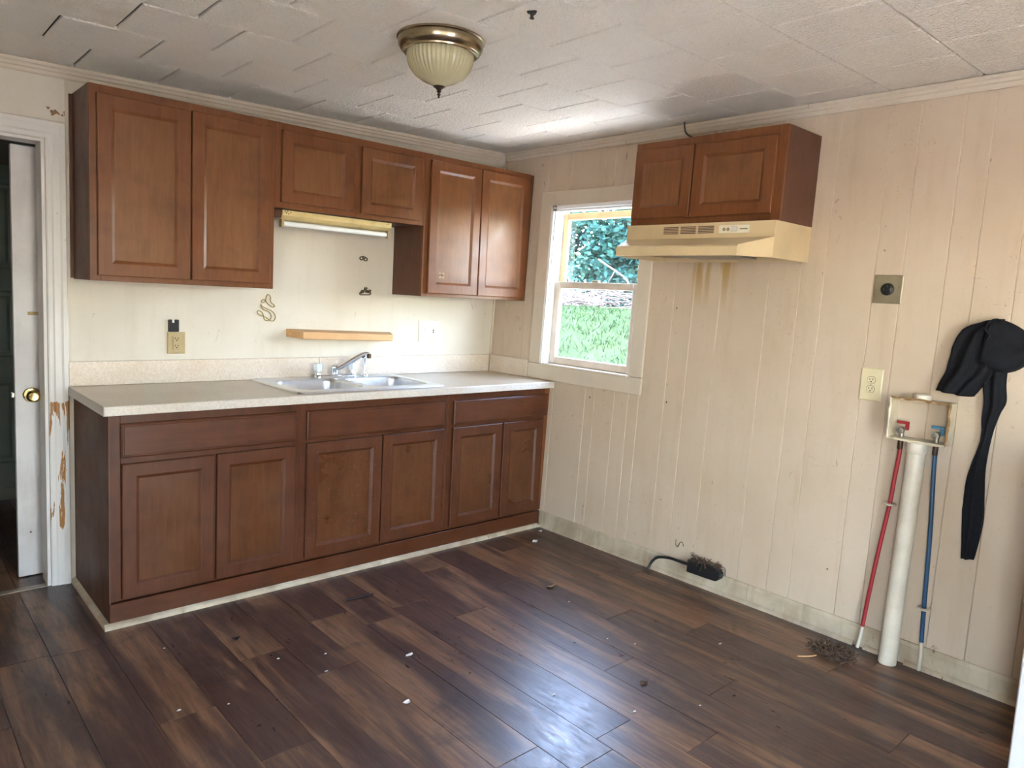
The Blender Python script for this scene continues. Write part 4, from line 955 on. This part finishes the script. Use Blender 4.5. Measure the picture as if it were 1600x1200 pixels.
mk('grass_blades', bm, M_grass, kind='stuff', label='tall grass blades on the bank outside the window', cat='grass')
def tree(x, y, h, r, mat, label, seed, n=11000, ls=.115):
    rnd = random.Random(seed); z0 = gh(x, y); t = thing('tree', (x, y, z0), label, 'tree', 'trees beyond the bank')
    mk('trunk', tube(bmesh.new(), smooth_path([(x, y, z0-.1), (x+rnd.uniform(-.1, .1), y, z0+h*.3), (x+rnd.uniform(-.2, .2), y+rnd.uniform(-.2, .2), z0+h*.8)], 4), [.16-.012*k for k in range(9)], 8), M_bark, t, smooth=True)
    bm = bmesh.new()
    cl = [Vector((rnd.gauss(0, .42)*r, rnd.gauss(0, .42)*r, z0 + h*rnd.uniform(.10, .92))) for _ in range(26)]
    for k in range(n):
        c = rnd.choice(cl); q = Vector((rnd.gauss(0, 1), rnd.gauss(0, 1), rnd.gauss(0, 1))).normalized()*(r*.42)*rnd.uniform(.5, 1)
        p = Vector((x, y, 0)) + c + q
        if p.z < gh(p.x, p.y) + .02: p.z = gh(p.x, p.y) + rnd.uniform(.02, .5)
        a = Vector((rnd.gauss(0, 1), rnd.gauss(0, 1), rnd.gauss(0, .6))).normalized(); b = a.cross(Vector((rnd.gauss(0, 1), rnd.gauss(0, 1), rnd.gauss(0, 1)))).normalized(); s = ls*rnd.uniform(.5, 1)
        bm.faces.new([bm.verts.new(p+v) for v in (-a*s, b*s*.6, a*s, -b*s*.6)])
    mk('foliage', bm, mat, t)
TR = [(11.0, 4.6, 3.5, 1.35, M_fol, 'broad green tree straight behind the right side of the window'), (11.3, 8.0, 3.7, 1.35, M_fol2, 'bluish green tree in the middle of the window view'), (10.6, 11.4, 3.7, 1.4, M_fol, 'rounded green tree at the left side of the window view'),
      (10.8, .4, 2.9, 1.35, M_fol2, 'bluish green tree hidden behind the window right jamb'), (8.6, 14.6, 3.2, 1.35, M_fol2, 'bluish green tree far left behind the window casing'), (14.8, 6.3, 4.3, 1.6, M_fol2, 'taller tree in the second row behind the broad green tree'), (14.6, 10.4, 4.4, 1.6, M_fol, 'taller tree in the second row behind the rounded tree'), (13.6, 14.2, 4.4, 1.6, M_fol2, 'tall bluish tree in the second row at the far left')]
for k, a in enumerate(TR): tree(*a, seed=100+k)
bm = bmesh.new(); rnd = random.Random(33)
for k in range(420):
    x = rnd.uniform(8.2, 8.7); y = rnd.uniform(2.5, 10); z = gh(x, y) + rnd.uniform(0, .28); a = rnd.uniform(0, 6.28); L_ = rnd.uniform(.25, .8)
    d = Vector((math.cos(a), math.sin(a), rnd.uniform(-.2, .35)))*L_
    tube(bm, [(x, y, z), tuple(Vector((x, y, z)) + d*.5 + Vector((0, 0, rnd.uniform(-.04, .06)))), tuple(Vector((x, y, z)) + d)], .010, 4)
mk('brush_pile', bm, M_twig, kind='stuff', label='row of dry cut brush along the top of the grassy bank', cat='brush')
bm = bmesh.new(); tube(bm, smooth_path([(9.0, 7.09, 2.33), (9.0, 6.9, 2.23), (9.05, 6.57, 2.05), (9.1, 6.38, 1.92), (9.15, 6.1, 1.6), (9.2, 5.9, 1.25)], 4), .020, 6); tube(bm, [(9.03, 6.62, 2.08), (9.03, 6.70, 1.95), (9.03, 6.80, 1.80)], .014, 6)
mk('bare_branch', bm, M_twig, smooth=True, label='pale bare branch leaning on the brush outside the window', cat='branch')
